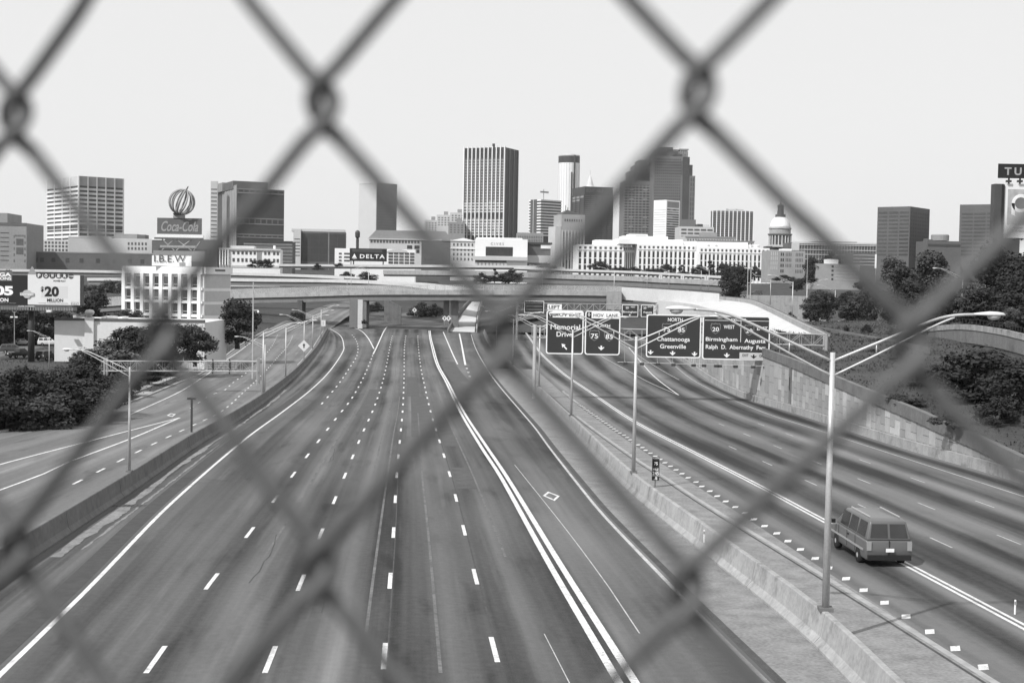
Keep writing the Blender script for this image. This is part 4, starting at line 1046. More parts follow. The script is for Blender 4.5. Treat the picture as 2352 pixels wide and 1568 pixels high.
# --- white classical two-storey building
b = Bld('classical_building', 'white two-storey classical building with columns at its left end', 504, 504, 644, 570, 800, 6, WHITEW, depth=22)
b.f('R', 'cornice', -.01, 1.01, b.z(573), b.z(569), LIGHTW, .9); b.f('R', 'plinth', 0, 1, b.z(613), b.z(608), LIGHTW, .3)
for r0, r1 in ((576, 583), (592, 600)):
    for u in (.215, .29, .36, .425, .495, .56, .735, .795, .88, .94): b.f('R', 'window', u, u + .036, b.z(r1), b.z(r0), GLASS_M, .2)
b.f('R', 'doorway', .615, .69, b.z(608), b.z(575), MIDW, .25)
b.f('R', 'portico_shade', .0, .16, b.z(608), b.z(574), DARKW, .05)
for k in range(4): MB().tube([(b.WR * (.012 + k * .045), -1.0, b.z(608)), (b.WR * (.012 + k * .045), -1.0, b.z(573.5))], .42, 10).build('column', WHITEW, b.o)
b.top('roof_block', .17, .56, .2, .8, b.H + .02, b.z(563), LIGHTW); b.top('chimney', .87, .9, .3, .6, b.H + .02, b.z(561), WHITEW)
# --- airline building with billboard
b = Bld('office_block', 'white office block behind the airline billboard with stacked strip windows', 769, 769, 956, 570, 830, 4, WHITEW, depth=20)
for r0, r1 in ((580, 584), (588, 592), (596, 600)):
    b.f('R', 'window', .05, .085, b.z(r1), b.z(r0), GLASS_M); b.f('R', 'window', .115, .185, b.z(r1), b.z(r0), GLASS_M)
for r0, r1 in ((577, 582), (584, 589), (591, 596), (598, 603)):
    for k in range(5): b.f('R', 'window', .66 + k * .066, .66 + k * .066 + .055, b.z(r1), b.z(r0), GLASS_M, .2)
b.f('R', 'side_strip', .19, .2, 0, b.H, LIGHTW, .4); b.f('R', 'pilaster', .985, 1, 0, b.H, LIGHTW, .5)
pl = [(b.WR * u, b.z(r)) for u, r in ((.63, 577), (.66, 572.5), (.72, 570.5), (.8, 569.6), (.88, 572), (.9, 577))]
MB().prism(pl, -.4, -.1).build('arched_gable', LIGHTW, b.o)
c3 = lambda x, y: ((1200 + x / 3.36) * .64315, (900 + y / 3.36) * .64315)
c3b = lambda x, y: ((1200 + x / 3.36) * .64315, (500 + y / 3.36) * .64315)
bb = thing('billboard', 'dark billboard with a white triangle emblem and the word DELTA', 'billboard', P(845, 606, 800) - Vector((0, 0, 2)))
for px in (812, 880): q = P(px, 600, 800) - bb.location; MB().tube([(q.x, .5, 0), (q.x, .5, 6)], .35, 8).build('post', STEEL_D, bb)
bo = Board(bb, 800, c3b, 165, 610, 1302, 1455, SIGNK, False, .1, -.3, 'dark billboard face with white lettering')
bo.text('DELTA', 288, 585, 1372, 1420, SIGNW, .02, space=1.25); bo.poly([(-.5, -.5), (0, .5), (.5, -.5), (0, -.22)], 222, 1395, 62, 62, SIGNW, name='emblem'); bo.poly([(-.5, -.5), (0, .5), (.5, -.5)], 222, 1420, 42, 12, SIGNW, name='emblem')
bo.box(195, 550, 1312, 1345, mat('billboard_grey', .06, .6, .05, 1), 'upper_panel')
# --- broad building with a long hipped metal roof
b = Bld('hall', 'broad building with a long grey hipped metal roof behind the airline billboard', 848, 848, 1036, 548, 950, 2, LIGHTW, depth=30)
H = b.H; W = b.WR; L_ = b.WL; zr = b.z(528)
MB().prism([(-1, H), (W + 1, H), (W * .93, zr), (W * .08, zr)], .5, L_ - .5).build('roof', ROOFM, b.o)
b.grid('R', 'window', .01, .62, b.z(558), b.z(550), 16, 1, .68, .8, GLASS_M)
b.f('R', 'eaves', -.01, 1.01, b.z(549.5), b.z(547), LIGHTW, .8)
for k in range(3): b.grid('R', 'window', .46 + k * .09, .53 + k * .09, b.z(580), b.z(561), 1, 2, .9, .85, GLASS)
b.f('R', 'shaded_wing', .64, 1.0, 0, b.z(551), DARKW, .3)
pl = [(W * .88, b.z(550)), (W * .94, b.z(533)), (W * 1.0, b.z(550))]; MB().prism(pl, -.9, .6).build('gable', MIDW, b.o)
b.grid('R', 'window', .67, .97, b.z(603), b.z(590), 14, 2, .5, .6, GLASS_M, .45)
# dark water tower-like stack left of the hipped roof
t = thing('water_tower', 'small dark water tower on the roofs left of the hipped roof', 'water tower', P(821, 562, 900))
MB().lathe([(1.0, -4), (1.0, 4), (.4, 4.2)], 12).build('stand', STEEL_D, t); MB().lathe([(.6, 4), (1.6, 5.2), (1.7, 8.2), (1.2, 9.3), (.1, 9.8)], 16).build('tank', STEEL_D, t)
# --- plain grey slab tower
b = Bld('office_tower', 'plain grey slab tower alone on the skyline left of the ribbed tower', 825, 866, 912, 420, 1750, 45, mat('slab_grey', .17, .8, .08, .05))
b.f('L', 'pale_side', .02, 1, 0, b.H - .5, mat('pale_side', .50, .7, .03, .1), .3); b.f('R', 'top_band', 0, 1, b.H - 5, b.H + .3, mat('slab_grey2', .21, .8, .08, .05), .3)
b.bands('R', 'storey_line', 8, b.H - 8, 26, .14, mat('slab_grey2', .21, .8, .08, .05), .15)
# --- clutter of pale roofs left of the ribbed tower
for xl, xr, tp, d, lab in ((975, 1006, 505, 1450, 'small pale roof block at the left of the rooftop cluster'), (1003, 1036, 493, 1500, 'white roof block in the middle of the rooftop cluster'), (1034, 1068, 488, 1480, 'taller pale block tucked beside the ribbed tower'), (1030, 1068, 510, 1250, 'grey stepped block at the foot of the ribbed tower')):
    b = Bld('office_block', lab, xl, xl, xr, tp, d, 3, LIGHTW if tp != 510 else MIDW, depth=20)
    b.grid('R', 'window', .06, .94, b.z(tp + 26), b.z(tp + 4), 4, 4, .5, .45, GLASS_M); b.top('roof_plant', .5, .8, .3, .7, b.H + .02, b.H + 4, MIDW)
# --- tall tower with white ribs
b = Bld('office_tower', 'tallest dark tower in the centre with thin white vertical ribs', 1067, 1160, 1191, 338, 1250, 66, BLACKW)
# left face is the broad front
hz_ = [b.z(r) for r in (342, 361, 478, 535)]
b.fins('L', 'rib', .0, 1.0, 11, .85, 0, b.H + 1.0, WHITEW, 1.3); b.fins('R', 'rib', .02, .98, 4, .7, 0, b.H, MIDW, .6)  # right-face ribs grey instead of white: shade put into their colour
n = 27; zt, zb_ = b.z(362), b.z(540); dz = (zt - zb_) / n
for j in range(n):
    if 20 > j > 16.5 and False: continue
    rowz = zb_ + j * dz
    lightm = LIGHTW if j < 12 else MIDW
    if j in (6, 7): continue
    b.f('L', 'spandrel', 0, 1, rowz, rowz + dz * .42, lightm, .5)
    for k in range(10):
        b.f('L', 'window', (k + .30) / 10, (k + .70) / 10, rowz + dz * .44, rowz + dz * .98, GLASS_M if (j >= 12) else GLASS_L if random.random() < .35 else GLASS_M, .35)
b.top('roof_mast', .4, .45, .4, .45, b.H + .02, b.H + 5, BLACKW)
# --- white public buildings in front of the ribbed tower
b = Bld('classical_building', 'small classical building with a low pediment and rows of windows beside the white library', 1035, 1035, 1093, 553, 880, 2, LIGHTW, depth=18)
MB().prism([(-.5, b.H), (b.WR + .5, b.H), (b.WR * .5, b.z(546))], -.8, 1).build('pediment', WHITEW, b.o); b.grid('R', 'window', .06, .94, b.z(600), b.z(556), 6, 4, .42, .55, GLASS_M); b.f('R', 'cornice', -.01, 1.01, b.z(571), b.z(569), WHITEW, .6)
b = Bld('library', 'bright white flat building with a deep dark opening and carved letters', 1092, 1092, 1212, 548, 860, 2, WHITEW, depth=25)
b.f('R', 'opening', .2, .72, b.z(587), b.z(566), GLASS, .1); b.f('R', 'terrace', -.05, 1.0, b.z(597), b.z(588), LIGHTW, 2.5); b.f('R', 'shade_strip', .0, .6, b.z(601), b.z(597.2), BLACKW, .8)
for k in range(9): b.f('R', 'baluster_panel', .0 + k * .07, .05 + k * .07, b.z(610), b.z(602), LIGHTW, 1.2)
lettering(b.o, 'CIVES', b.WR * .42, b.z(559), b.WR * .25, 1.6, -.2, MIDW, space=1.5); b.top('roof_lip', .02, .9, .1, .8, b.H + .02, b.H + .9, WHITEW)
b = Bld('office_block', 'dark low block with a projecting roof right of the white library', 1200, 1200, 1265, 556, 870, 2, DARKW, depth=25)
b.f('R', 'roof_edge', -.05, 1.05, b.z(561), b.z(556), BLACKW, 1.0); b.f('R', 'lit_wall', .65, 1.0, b.z(570), b.z(557), WHITEW, .6); b.f('R', 'base_wall', 0, 1, b.z(603), b.z(586), LIGHTW, 1.2)
b = Bld('office_block', 'grey mid-rise with narrow windows below the striped block', 1188, 1188, 1248, 534, 1000, 2, MIDW, depth=20)
b.grid('R', 'window', .03, .97, b.z(556), b.z(540), 14, 2, .45, .7, GLASS_M)
# --- striped block
b = Bld('office_tower', 'striped mid-rise block with alternating pale and dark floors left of the round tower', 1215, 1243, 1290, 458, 1350, 38, GLASS, inset=.3)
n = 13; z1, z0 = b.H, b.z(545)
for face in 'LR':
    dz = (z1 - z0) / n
    for j in range(n): b.f(face, 'spandrel', 0, 1, z0 + (j + .5) * dz, z0 + (j + 1) * dz, WHITEW if face == 'L' else LIGHTW, .2, .4)  # greyer spandrels on the right face: its shade is painted in
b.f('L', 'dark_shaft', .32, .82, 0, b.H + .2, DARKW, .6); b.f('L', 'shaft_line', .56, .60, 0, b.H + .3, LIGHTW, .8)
b.top('antenna_mast', .35, .37, .4, .42, b.H + .02, b.z(432), STEEL); b.top('antenna_rack', .2, .6, .4, .44, b.z(441), b.z(437), STEEL)
# --- round tower
t0 = P(1308.5, 354, 2150); zb = tf(2150); rr = 24.5 / F * 2150; hh = t0.z - zb
t = thing('round_tower', 'pale cylindrical hotel tower with a dark band round its top', 'tower', (t0.x, 2150 + rr, zb))
zz = lambda r: P(1308.5, r, 2150).z - zb
MB().lathe([(rr, 0), (rr, zz(373))], 40).build('shaft', mat('tower_glass_pale', .74, .35, .05, .05, spec=.6), t, False)
MB().lathe([(rr * 1.01, zz(373)), (rr * 1.01, zz(357.5))], 40).build('dark_band', BLACKW, t); MB().lathe([(rr * 1.01, zz(357.4)), (rr * 1.01, zz(355))], 40).build('rim', LIGHTW, t)
MB().lathe([(rr * .55, zz(355)), (rr * .5, zz(352)), (rr * .1, zz(351))], 24).build('roof_plant', LIGHTW, t)
for a0, w, tp in ((-62, 1.6, 356), (-77, 1.2, 395)):
    a = R(a0); x, y_ = rr * 1.02 * math.cos(a), rr * 1.02 * math.sin(a); MB().tube([(x, y_, 0), (x, y_, zz(tp))], w, 8).build('lift_shaft', BLACKW, t)
for k in range(0, 24): a = R(k * 15); MB().tube([(rr * 1.0 * math.cos(a), rr * math.sin(a), 0), (rr * math.cos(a), rr * math.sin(a), zz(374))], .35, 5).build('mullion', LIGHTW, t)
# --- art deco city hall tower
b = Bld('city_hall', 'pale art deco tower with a dark pyramid roof below the round tower', 1272, 1290, 1344, 492, 1080, 20, mat('limestone', .34, .85, .12, .2, streak=.4))
b.fins('R', 'pilaster', .04, .96, 8, 1.1, 0, b.z(528), LIGHTW, .7); b.fins('L', 'pilaster', .1, .9, 4, 1.1, 0, b.z(528), LIGHTW, .7)
b.grid('R', 'window', .1, .9, b.z(508), b.z(502), 8, 1, .45, .9, GLASS_M, .2); b.fins('R', 'window_slot', .11, .89, 7, .9, 4, b.z(532), GLASS_M, .15)
pyr = MB(); W, L_, H = b.WR, b.WL, b.H; pyr.v = [(1, 1, H), (W - 1, 1, H), (W - 1, L_ - 1, H), (1, L_ - 1, H), (W * .4, L_ * .5, b.z(480))]; pyr.f = [(0, 1, 4), (1, 2, 4), (2, 3, 4), (3, 0, 4), (0, 1, 2, 3)]
pyr.build('pyramid_roof', BLACKW, b.o)
for u, r in ((.33, 470), (.42, 474)): b.top('roof_mast', u, u + .02, .5, .52, b.H, b.z(r), BLACKW)
b.top('lower_wing', -.25, -.02, .0, .9, 0, b.z(520), LIGHTW)
# --- dark tower with faint name
b = Bld('office_tower', 'very dark tower with faint letters near its roof, crossed by the fence wire', 1315, 1343, 1408, 428, 1650, 17, BLACKW)
lettering(b.o, 'EQUITABLE', b.WR * .36, b.z(437.5), b.WR * .60, 5.0, -.3, DARKW, bold=.03)
n = 24; z1, z0 = b.z(446), b.z(556); dz = (z1 - z0) / n
for j in range(n):
    b.f('R', 'spandrel', 0, 1, z0 + j * dz, z0 + (j + .42) * dz, DARKW, .5); b.f('L', 'spandrel', 0, 1, z0 + j * dz, z0 + (j + .42) * dz, DARKW, .5)
for k in range(3): b.f('L', 'lit_window', .05 + k * .32, .3 + k * .32, b.z(453 + .0), b.z(449), GLASS_L, .6)
for k in range(2): b.f('L', 'lit_window', .37 + k * .32, .62 + k * .32, b.z(460), b.z(456), GLASS_L, .6)
b.fins('R', 'fin', .0, 1.0, 6, .9, 0, b.z(446), BLACKW, .9); b.fins('L', 'fin', .0, 1.0, 4, .9, 0, b.z(446), BLACKW, .9)
t = thing('spire', 'pale pointed open spire just above the dark tower', 'spire', P(1355, 440, 1900))
MB().lathe([(6.5, -60), (6.5, 6), (5.2, 8), (3.6, 14), (1.6, 20), (.2, 24)], 10).build('crown', mat('spire_pale', .6, .6, .05, .1), t)
MB().tube([(0, 0, 22), (0, 0, 30)], .3, 6).build('finial', LIGHTW, t)
# --- stepped granite tower pair
GRAN = mat('granite', .15, .7, .10, .05); GRANW = mat('granite_window', .055, .5, .2, .05); GRANL = mat('granite_light', .24, .7, .1, .05)
b = Bld('office_tower', 'stepped grey tower with dark vertical window bays, left half of the twin towers', 1434, 1434, 1500, 415, 1800, 4, GRAN, depth=40)
for u0, u1, r in ((.18, .95, 392), (.35, .92, 378), (.5, .86, 366)): b.top('setback', u0, u1, .1, .9, b.H - 1, b.z(r), GRAN)
b.fins('R', 'window_bay', .08, .95, 8, 3.0, 4, b.z(424), GRANW, .3); b.bands('R', 'floor_line', 6, b.z(424), 30, .30, GRANL, .5)
b.grid('R', 'balcony', .02, .98, b.z(530), b.z(425), 2, 5, .3, .12, GRANL, .8)
b.top('white_fin', .8, .84, .2, .8, b.z(392), b.z(362), LIGHTW)
b = Bld('office_tower', 'tall grey granite tower with a grid of windows and a crown on its right side', 1500, 1500, 1597, 402, 1780, 3, GRAN, depth=45)
b.top('main_shaft', .0, .86, .05, .95, b.H - 1, b.z(358), GRAN)
for u0, u1, r in ((.02, .78, 351), (.06, .70, 346), (.1, .60, 341), (.16, .48, 336)): b.top('setback', u0, u1, .15, .85, b.z(358) - .5, b.z(r), GRAN)
b.grid('R', 'window', .03, .66, b.z(505), b.z(362), 13, 22, .55, .55, GRANW, .25)
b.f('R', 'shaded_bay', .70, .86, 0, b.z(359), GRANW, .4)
b.grid('R', 'window', .88, .985, b.z(540), b.z(405), 2, 12, .45, .75, GRANW, .25)
b.f('R', 'base_step', .62, 1.02, 0, b.z(503), GRAN, 6)
b.top('crown_shoulder', .7, .97, .25, .8, b.H - 1, b.z(375), GRAN); b.top('crown', .66, .86, .3, .75, b.z(358), b.z(344), GRANL)
for u in (.665, .715, .765, .815): b.top('crown_column', u, u + .03, .28, .4, b.z(358), b.z(340), GRANL)
b.top('crown_cap', .65, .87, .27, .77, b.z(341), b.z(338), GRANL)
# --- white slim office
b = Bld('office_tower', 'slim white office tower with dark strip windows before the granite tower', 1502, 1531, 1562, 459, 1150, 41, WHITEW)
b.f('R', 'crown_panel', .06, .92, b.z(476), b.z(462), MIDW, .2)
n = 14; z1, z0 = b.z(478), b.z(556); dz = (z1 - z0) / n
for j in range(n):
    for k in range(4): b.f('R', 'window', .05 + k * .22, .05 + k * .22 + .215, z0 + (j + .15) * dz, z0 + (j + .8) * dz, GLASS_L if random.random() < .12 or j == 12 else GLASS_M, .12)
    b.f('L', 'shade_line', .04, .96, z0 + (j + .2) * dz, z0 + (j + .5) * dz, LIGHTW, .12)
# --- low strip building and grid tower
b = Bld('office_block', 'low pale building with rows of strip windows beside the white slim tower', 1562, 1562, 1640, 520, 1120, 3, LIGHTW, depth=25)
b.grid('R', 'window', .02, .98, b.z(556), b.z(523), 5, 4, .8, .5, GLASS_M); b.top('roof_hut', .55, .7, .2, .7, b.H + .02, b.z(513), BLACKW); b.top('roof_hut', .71, .9, .2, .7, b.H + .02, b.z(514), LIGHTW)
b = Bld('office_block', 'grey pitched-roof block in front of the grid tower', 1575, 1575, 1690, 542, 1060, 3, LIGHTW, depth=22)
b.grid('R', 'window', .02, .98, b.z(562), b.z(547), 18, 2, .5, .6, GLASS_M); b.f('R', 'eaves', -.01, 1.01, b.z(545), b.z(541.5), MIDW, .6); b.top('roof_block', .35, .65, .2, .8, b.H + .02, b.z(532), MIDW)
b = Bld('hotel_tower', 'broad grid-fronted hotel slab with white fins left of the dome', 1633, 1637, 1731, 484, 1450, 3, DARKW)
b.fins('R', 'fin', .0, 1.0, 11, .9, 0, b.H + .3, WHITEW, .9); b.grid('R', 'window', .0, 1.0, b.z(552), b.z(487), 10, 13, .72, .66, GLASS_M, .35); b.bands('R', 'floor_line', b.z(552), b.z(485), 13, .16, MIDW, .5)
b.top('roof_rim', .1, .9, .2, .8, b.H + .02, b.z(482), LIGHTW)
lettering(b.o, 'Marriott Marquis', b.WR * .55, b.z(480.5), b.WR * .42, 2.2, 2.0, MIDW, bold=.01)
b = Bld('office_block', 'long pale podium below the hotel slab', 1600, 1600, 1732, 552, 1020, 2, LIGHTW, depth=20)
b.grid('R', 'window', .3, .98, b.z(563), b.z(555), 14, 1, .45, .6, GLASS_M); b.f('R', 'ledge', -.01, 1.01, b.z(553.5), b.z(551), MIDW, .7)
# --- white government building: three pavilions
def pavilion(label, xl, xr, top, sxr, d, nb, phi=3):
    b = Bld('government_building', label, xl, xl, xr, top, d, phi, WHITEW, depth=34)
    zc = b.z(top + 13); zl = 2
    b.f('R', 'cornice', -.004, 1.004, zc - .35, zc + .35, LIGHTW, .5)
    for k in range(nb):
        u = (k + .5) / nb; w = .46 / nb
        b.f('R', 'attic_window', u - w / 2, u + w / 2, zc + 1.0, zc + 2.6, GLASS_M, .12)
        for q in range(4):
            z1 = zc - 1.2 - q * (zc - 3) / 4; b.f('R', 'window', u - w / 2, u + w / 2, z1 - (zc - 3) / 4 * .86, z1, GLASS, .06)
    b.fins('R', 'pier', 0, 1, nb + 1, b.WR / nb * .44, 0, zc - .5, WHITEW, .5)
    # recessed shaded side bay on the right
    if sxr:
        e = P(sxr, top, d + 28).x - b.o.location.x
        s_ = bx('side_bay', b.o, b.WR + .02, b.WR + (e - b.WR) * .97, 9, 30, 0, b.H - 1.0, WHITEW)
        for k in range(9):
            x = b.WR + .4 + (e - b.WR - .8) * k / 9; bx('window', b.o, x, x + (e - b.WR) * .05, 8.85, 9.05, 2, zc - 1, GLASS_M); bx('attic_window', b.o, x, x + (e - b.WR) * .05, 8.85, 9.05, zc + 1, zc + 2.6, GLASS_M)
    return b
g1 = pavilion('white government building, left pavilion with nine tall window bays', 1327, 1432, 561, 1470, 930, 9)
g1.top('penthouse', .42, 1.1, .3, .9, g1.H + .02, g1.z(548.5), WHITEW)
g2 = pavilion('white government building, broad middle pavilion with stepped attic', 1466, 1598, 560, 1640, 925, 13)
g2.top('attic', -.32, .8, .15, .9, g2.H + .02, g2.z(548), WHITEW); g2.top('attic', -.24, .55, .25, .85, g2.z(548) + .02, g2.z(541), WHITEW); g2.top('attic', -.12, .2, .3, .8, g2.z(541) + .02, g2.z(536), WHITEW)
g2.top('roof_screen', -.02, .18, .28, .32, g2.z(546), g2.z(540), MIDW); g2.top('penthouse', .82, 1.1, .3, .8, g2.H + .02, g2.z(551), WHITEW)
g3 = pavilion('white government building, right pavilion nearest the dome', 1607, 1768, 567, 1800, 915, 17)
g3.top('attic', .0, .72, .2, .9, g3.H + .02, g3.z(554), WHITEW); g3.top('attic', .72, .9, .3, .9, g3.H + .02, g3.z(559), WHITEW)
for u in (.11, .22, .73, .82): g3.f('R', 'vent', u, u + .04, g3.z(566), g3.z(561.5), LIGHTW, .1)
# --- capitol dome
dc = 1040.0; ct = P(1794, 580, dc); kd = dc / F
t = thing('capitol', 'capitol with a white dome on a columned drum and a dark lantern', 'capitol', (ct.x, dc, tf(dc)))
zz = lambda r: P(1794, r, dc).z - tf(dc)
W = 44 * kd
MB().box(-W * .95, W * 1.2, -4, 30, 0, zz(578)).build('main_block', LIGHTW, t)
MB().box(-26 * kd, 30 * kd, -7, 18, zz(578), zz(566)).build('attic_block', CONC, t)
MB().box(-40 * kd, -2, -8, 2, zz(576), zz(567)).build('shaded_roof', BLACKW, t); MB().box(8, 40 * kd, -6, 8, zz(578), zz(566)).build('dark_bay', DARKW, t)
bx('base_step', t, -25 * kd, 32 * kd, -9.5, 16, zz(568), zz(563), LIGHTW)
R_ = 26 * kd; cy_ = 6.0
MB().lathe([(R_ * .86, zz(566)), (R_ * .86, zz(532))], 32, 0, cy_).build('drum', CONC_D, t)
for k in range(20):
    a = 2 * math.pi * k / 20; x, y_ = R_ * .97 * math.cos(a), cy_ + R_ * .97 * math.sin(a); MB().tube([(x, y_, zz(563)), (x, y_, zz(541))], .42, 8).build('column', LIGHTW, t)
    a += math.pi / 20; x, y_ = R_ * .87 * math.cos(a), cy_ + R_ * .87 * math.sin(a); MB().tube([(x, y_, zz(560)), (x, y_, zz(545))], .6, 6).build('window', GLASS_M, t)
MB().lathe([(R_ * .98, zz(541)), (R_ * 1.06, zz(539)), (R_ * 1.08, zz(537)), (R_ * .98, zz(536))], 32, 0, cy_).build('cornice', CONC_D, t)
MB().lathe([(R_ * .93, zz(536)), (R_ * .93, zz(526)), (R_ * 1.0, zz(525)), (R_ * .98, zz(522.5)), (R_ * .9, zz(522))], 32, 0, cy_).build('attic_ring', CONC, t)
MB().lathe([(R_ * .90 * math.cos(R(q)), zz(522) + (zz(496) - zz(522)) * math.sin(R(q)) / math.sin(R(72))) for q in range(0, 73, 6)], 32, 0, cy_).build('dome', WHITEW, t, True)
MB().lathe([(R_ * .46, zz(498)), (R_ * .46, zz(492)), (R_ * .30, zz(491)), (R_ * .26, zz(476)), (R_ * .30, zz(472)), (R_ * .28, zz(470)), (R_ * .05, zz(468))], 16, 0, cy_).build('lantern', DARKW, t)
MB().lathe([(.35, zz(469)), (.5, zz(465)), (.3, zz(461)), (.35, zz(459)), (.05, zz(457))], 8, 0, cy_).build('statue', BARK, t)
# --- buildings right of the dome
b = Bld('office_block', 'grey brick office block with clustered windows under the dome', 1768, 1768, 1850, 575, 760, 4, mat('brick_grey', .30, .85, .1, .2), depth=18, base=645)
b.grid('R', 'window', .30, .41, b.z(628), b.z(577), 2, 4, .6, .55, GLASS); b.grid('R', 'window', .44, .62, b.z(615), b.z(577), 4, 3, .4, .6, GLASS_M); b.grid('R', 'window', .72, .94, b.z(628), b.z(577), 5, 4, .4, .6, GLASS_M); b.grid('R', 'window', .02, .24, b.z(620), b.z(577), 4, 4, .35, .8, LIGHTW)
b.top('roof_hut', .42, .66, .2, .7, b.H + .02, b.z(570), WHITEW)
b = Bld('parking_deck', 'dark columned parking deck with white floor lines behind the trees', 1822, 1822, 2012, 556, 980, 3, GLASS_M, depth=30)
b.bands('R', 'floor_slab', b.z(600), b.z(556), 4, .14, LIGHTW, .8); b.fins('R', 'column', 0, 1, 30, .55, 0, b.H, MIDW, .5); b.f('R', 'roof_beam', -.01, 1.0, b.z(559), b.z(555), LIGHTW, .9); b.f('R', 'end_block', -.02, .07, b.z(575), b.z(558), LIGHTW, 1.2); b.top('roof_plant', .3, .8, .2, .7, b.H + .02, b.z(552), MIDW)
b = Bld('office_block', 'plain grey two-part block right of the office under the dome', 1875, 1875, 1975, 605, 740, 4, mat('brick_grey', .30, .85, .1, .2), depth=18, base=660)
b.bands('R', 'string_course', b.z(645), b.z(606), 5, .1, LIGHTW, .15, .4, 1); b.grid('R', 'window', .35, .4, b.z(645), b.z(606), 1, 4, .9, .45, GLASS); b.top('roof_hut', .33, .55, .2, .7, b.H + .02, b.z(594), WHITEW)
# --- dark towers at right
b = Bld('office_tower', 'dark grey tower with strip windows on its left face and punched windows on its right', 2016, 2091, 2136, 474, 1080, 52, DARKW)
n = 12; z1, z0 = b.z(484), b.z(590); dz = (z1 - z0) / n
for j in range(n):
    for k in range(3): b.f('L', 'window', .03 + (2 - k) * .33, .31 + (2 - k) * .33, z0 + (j + .35) * dz, z0 + (j + .85) * dz, BLACKW if (k == 2 and j < 7) else mat('window_grey', .07, .4, .15, .1), .15)
    for k in range(8): b.f('R', 'window', .05 + k * .118, .05 + k * .118 + .05, z0 + (j + .4) * dz, z0 + (j + .85) * dz, BLACKW, .12)
b = Bld('office_tower', 'dark grey slab tower behind the tall sign at the right edge', 2205, 2300, 2345, 469, 1020, 62, DARKW)
n = 12; z1, z0 = b.z(487), b.z(590); dz = (z1 - z0) / n
for j in range(n):
    for k in range(3): b.f('L', 'window', .05 + k * .31, .33 + k * .31, z0 + (j + .35) * dz, z0 + (j + .85) * dz, mat('window_grey', .07, .4, .15, .1), .15)
b = Bld('office_block', 'dark low roofs with a round tank between the two dark towers', 2130, 2130, 2208, 553, 1000, 2, DARKW, depth=25)
t_ = MB().lathe([(8 * .33, b.H), (20 * .33, b.H + .5), (20 * .33, b.z(539)), (18 * .33, b.z(537))], 20, b.WR * .48, 8).build('round_tank', MIDW, b.o); b.top('roof_hut', .05, .1, .2, .5, b.H, b.z(547), DARKW); b.top('roof_hut', .14, .22, .2, .5, b.H, b.z(549), DARKW)
b.f('R', 'window_band', .02, .98, b.z(566), b.z(560), BLACKW)
b = Bld('office_block', 'dark glazed building with pale bands left of the dark tower', 1960, 1960, 2012, 580, 900, 3, DARKW, depth=20)
b.bands('R', 'light_band', b.z(612), b.z(582), 4, .15, LIGHTW, .3); b.f('R', 'white_edge', .96, 1.02, b.z(615), b.z(583), WHITEW, .8)

# ================================================================ LEFT: WHITE OFFICE AND BOX BUILDING
b = Bld('office_building', 'white four-storey office building with tall paired windows beside the highway', 284, 468, 530, 613, 352, 62, WHITEW, base=768)
# left face is the broad window front
nb = 9
rows_ = ((634, 652), (682 - 2, 698 + 1), (705 + 7, 731), (743, 762))
fr = [b.z(r) for r in (645, 655, 681, 693 - 1, 730)]
z_ = lambda r: b.z(r)
cl = [(636, 660), (667, 691), (698, 722), (730, 754)]
for r0, r1 in cl:
    for k in range(8):
        u = .045 + k * .118
        b.f('L', 'window', 1 - u - .075, 1 - u, z_(r1), z_(r0), GLASS if random.random() < .55 else GLASS_M, .05)
        b.f('L', 'transom', 1 - u - .075, 1 - u, z_(r1 - 5.2), z_(r1 - 6.6), LIGHTW, .16)
for k in range(9):
    u = .0 + k * .118 + .0
    if k == 0: u = .0
    b.f('L', 'pier', max(0, 1 - u - .04), min(1, 1 - u + .0), 0, z_(629), WHITEW, .75)
for r0, r1 in ((661, 666.5), (692, 697.5), (723, 729)): b.f('L', 'spandrel', 0, 1, z_(r1), z_(r0), WHITEW, .55)
b.f('L', 'cornice', 0, 1, z_(630), z_(613), WHITEW, .6); b.f('R', 'cornice', 0, 1.01, z_(629), z_(613), WHITEW, .6)
b.f('R', 'side_panel', .06, .98, z_(661), z_(631), MIDW if False else LIGHTW, .1); b.f('R', 'side_panel', .06, .98, z_(692), z_(668), LIGHTW, .1); b.f('R', 'side_panel', .06, .98, z_(724), z_(699), LIGHTW, .1)
b.f('R', 'vent', .35, .72, z_(622), z_(618), DARKW, .7)
# rooftop sign with union letters
rs = thing('rooftop_sign', 'white rooftop sign with large dark letters I.B.E.W. on the white office', 'sign', P(400, 612, 358))
o = bx('sign_plate', rs, -6.0, 4.6, 0, .25, .1, 2.9, WHITEW)
lettering(rs, 'I.B.E.W', -1.1, 2.1, 8.5, 1.9, -.2, mat('letter_dark', .09, .6, .1, .5), bold=.0); bx('sign_inset', rs, 1.4, 3.0, -.12, -.01, .2, 1.1, MIDW)
# white box building
b = Bld('store_building', 'windowless white box building with a rooftop vent behind the street trees', 125, 125, 470, 735, 238, 2, mat('white_stucco', .62, .8, .06, .3, streak=.35), depth=22, base=836)
b.f('R', 'parapet', .0, 1.002, b.z(735.4), b.z(729), DARKW, .1, .4); b.f('R', 'chimney', .205, .265, 0, b.z(727), mat('white_stucco', .62, .8, .06, .3, streak=.35), .5)
MB().lathe([(.45, 0), (.45, .3), (.75, .6), (.85, .95), (.6, 1.3), (.05, 1.4)], 16, b.WR * .235, -.1).build('vent_cap', GALV, b.o, True, (0, 0, b.z(727)))
for u in (.29, .33, .40): b.top('roof_unit', u, u + .03, .1, .3, b.H, b.z(726), SIGNW)
b.top('roof_vent', .075, .085, .2, .25, b.H, b.z(725), LIGHTW)
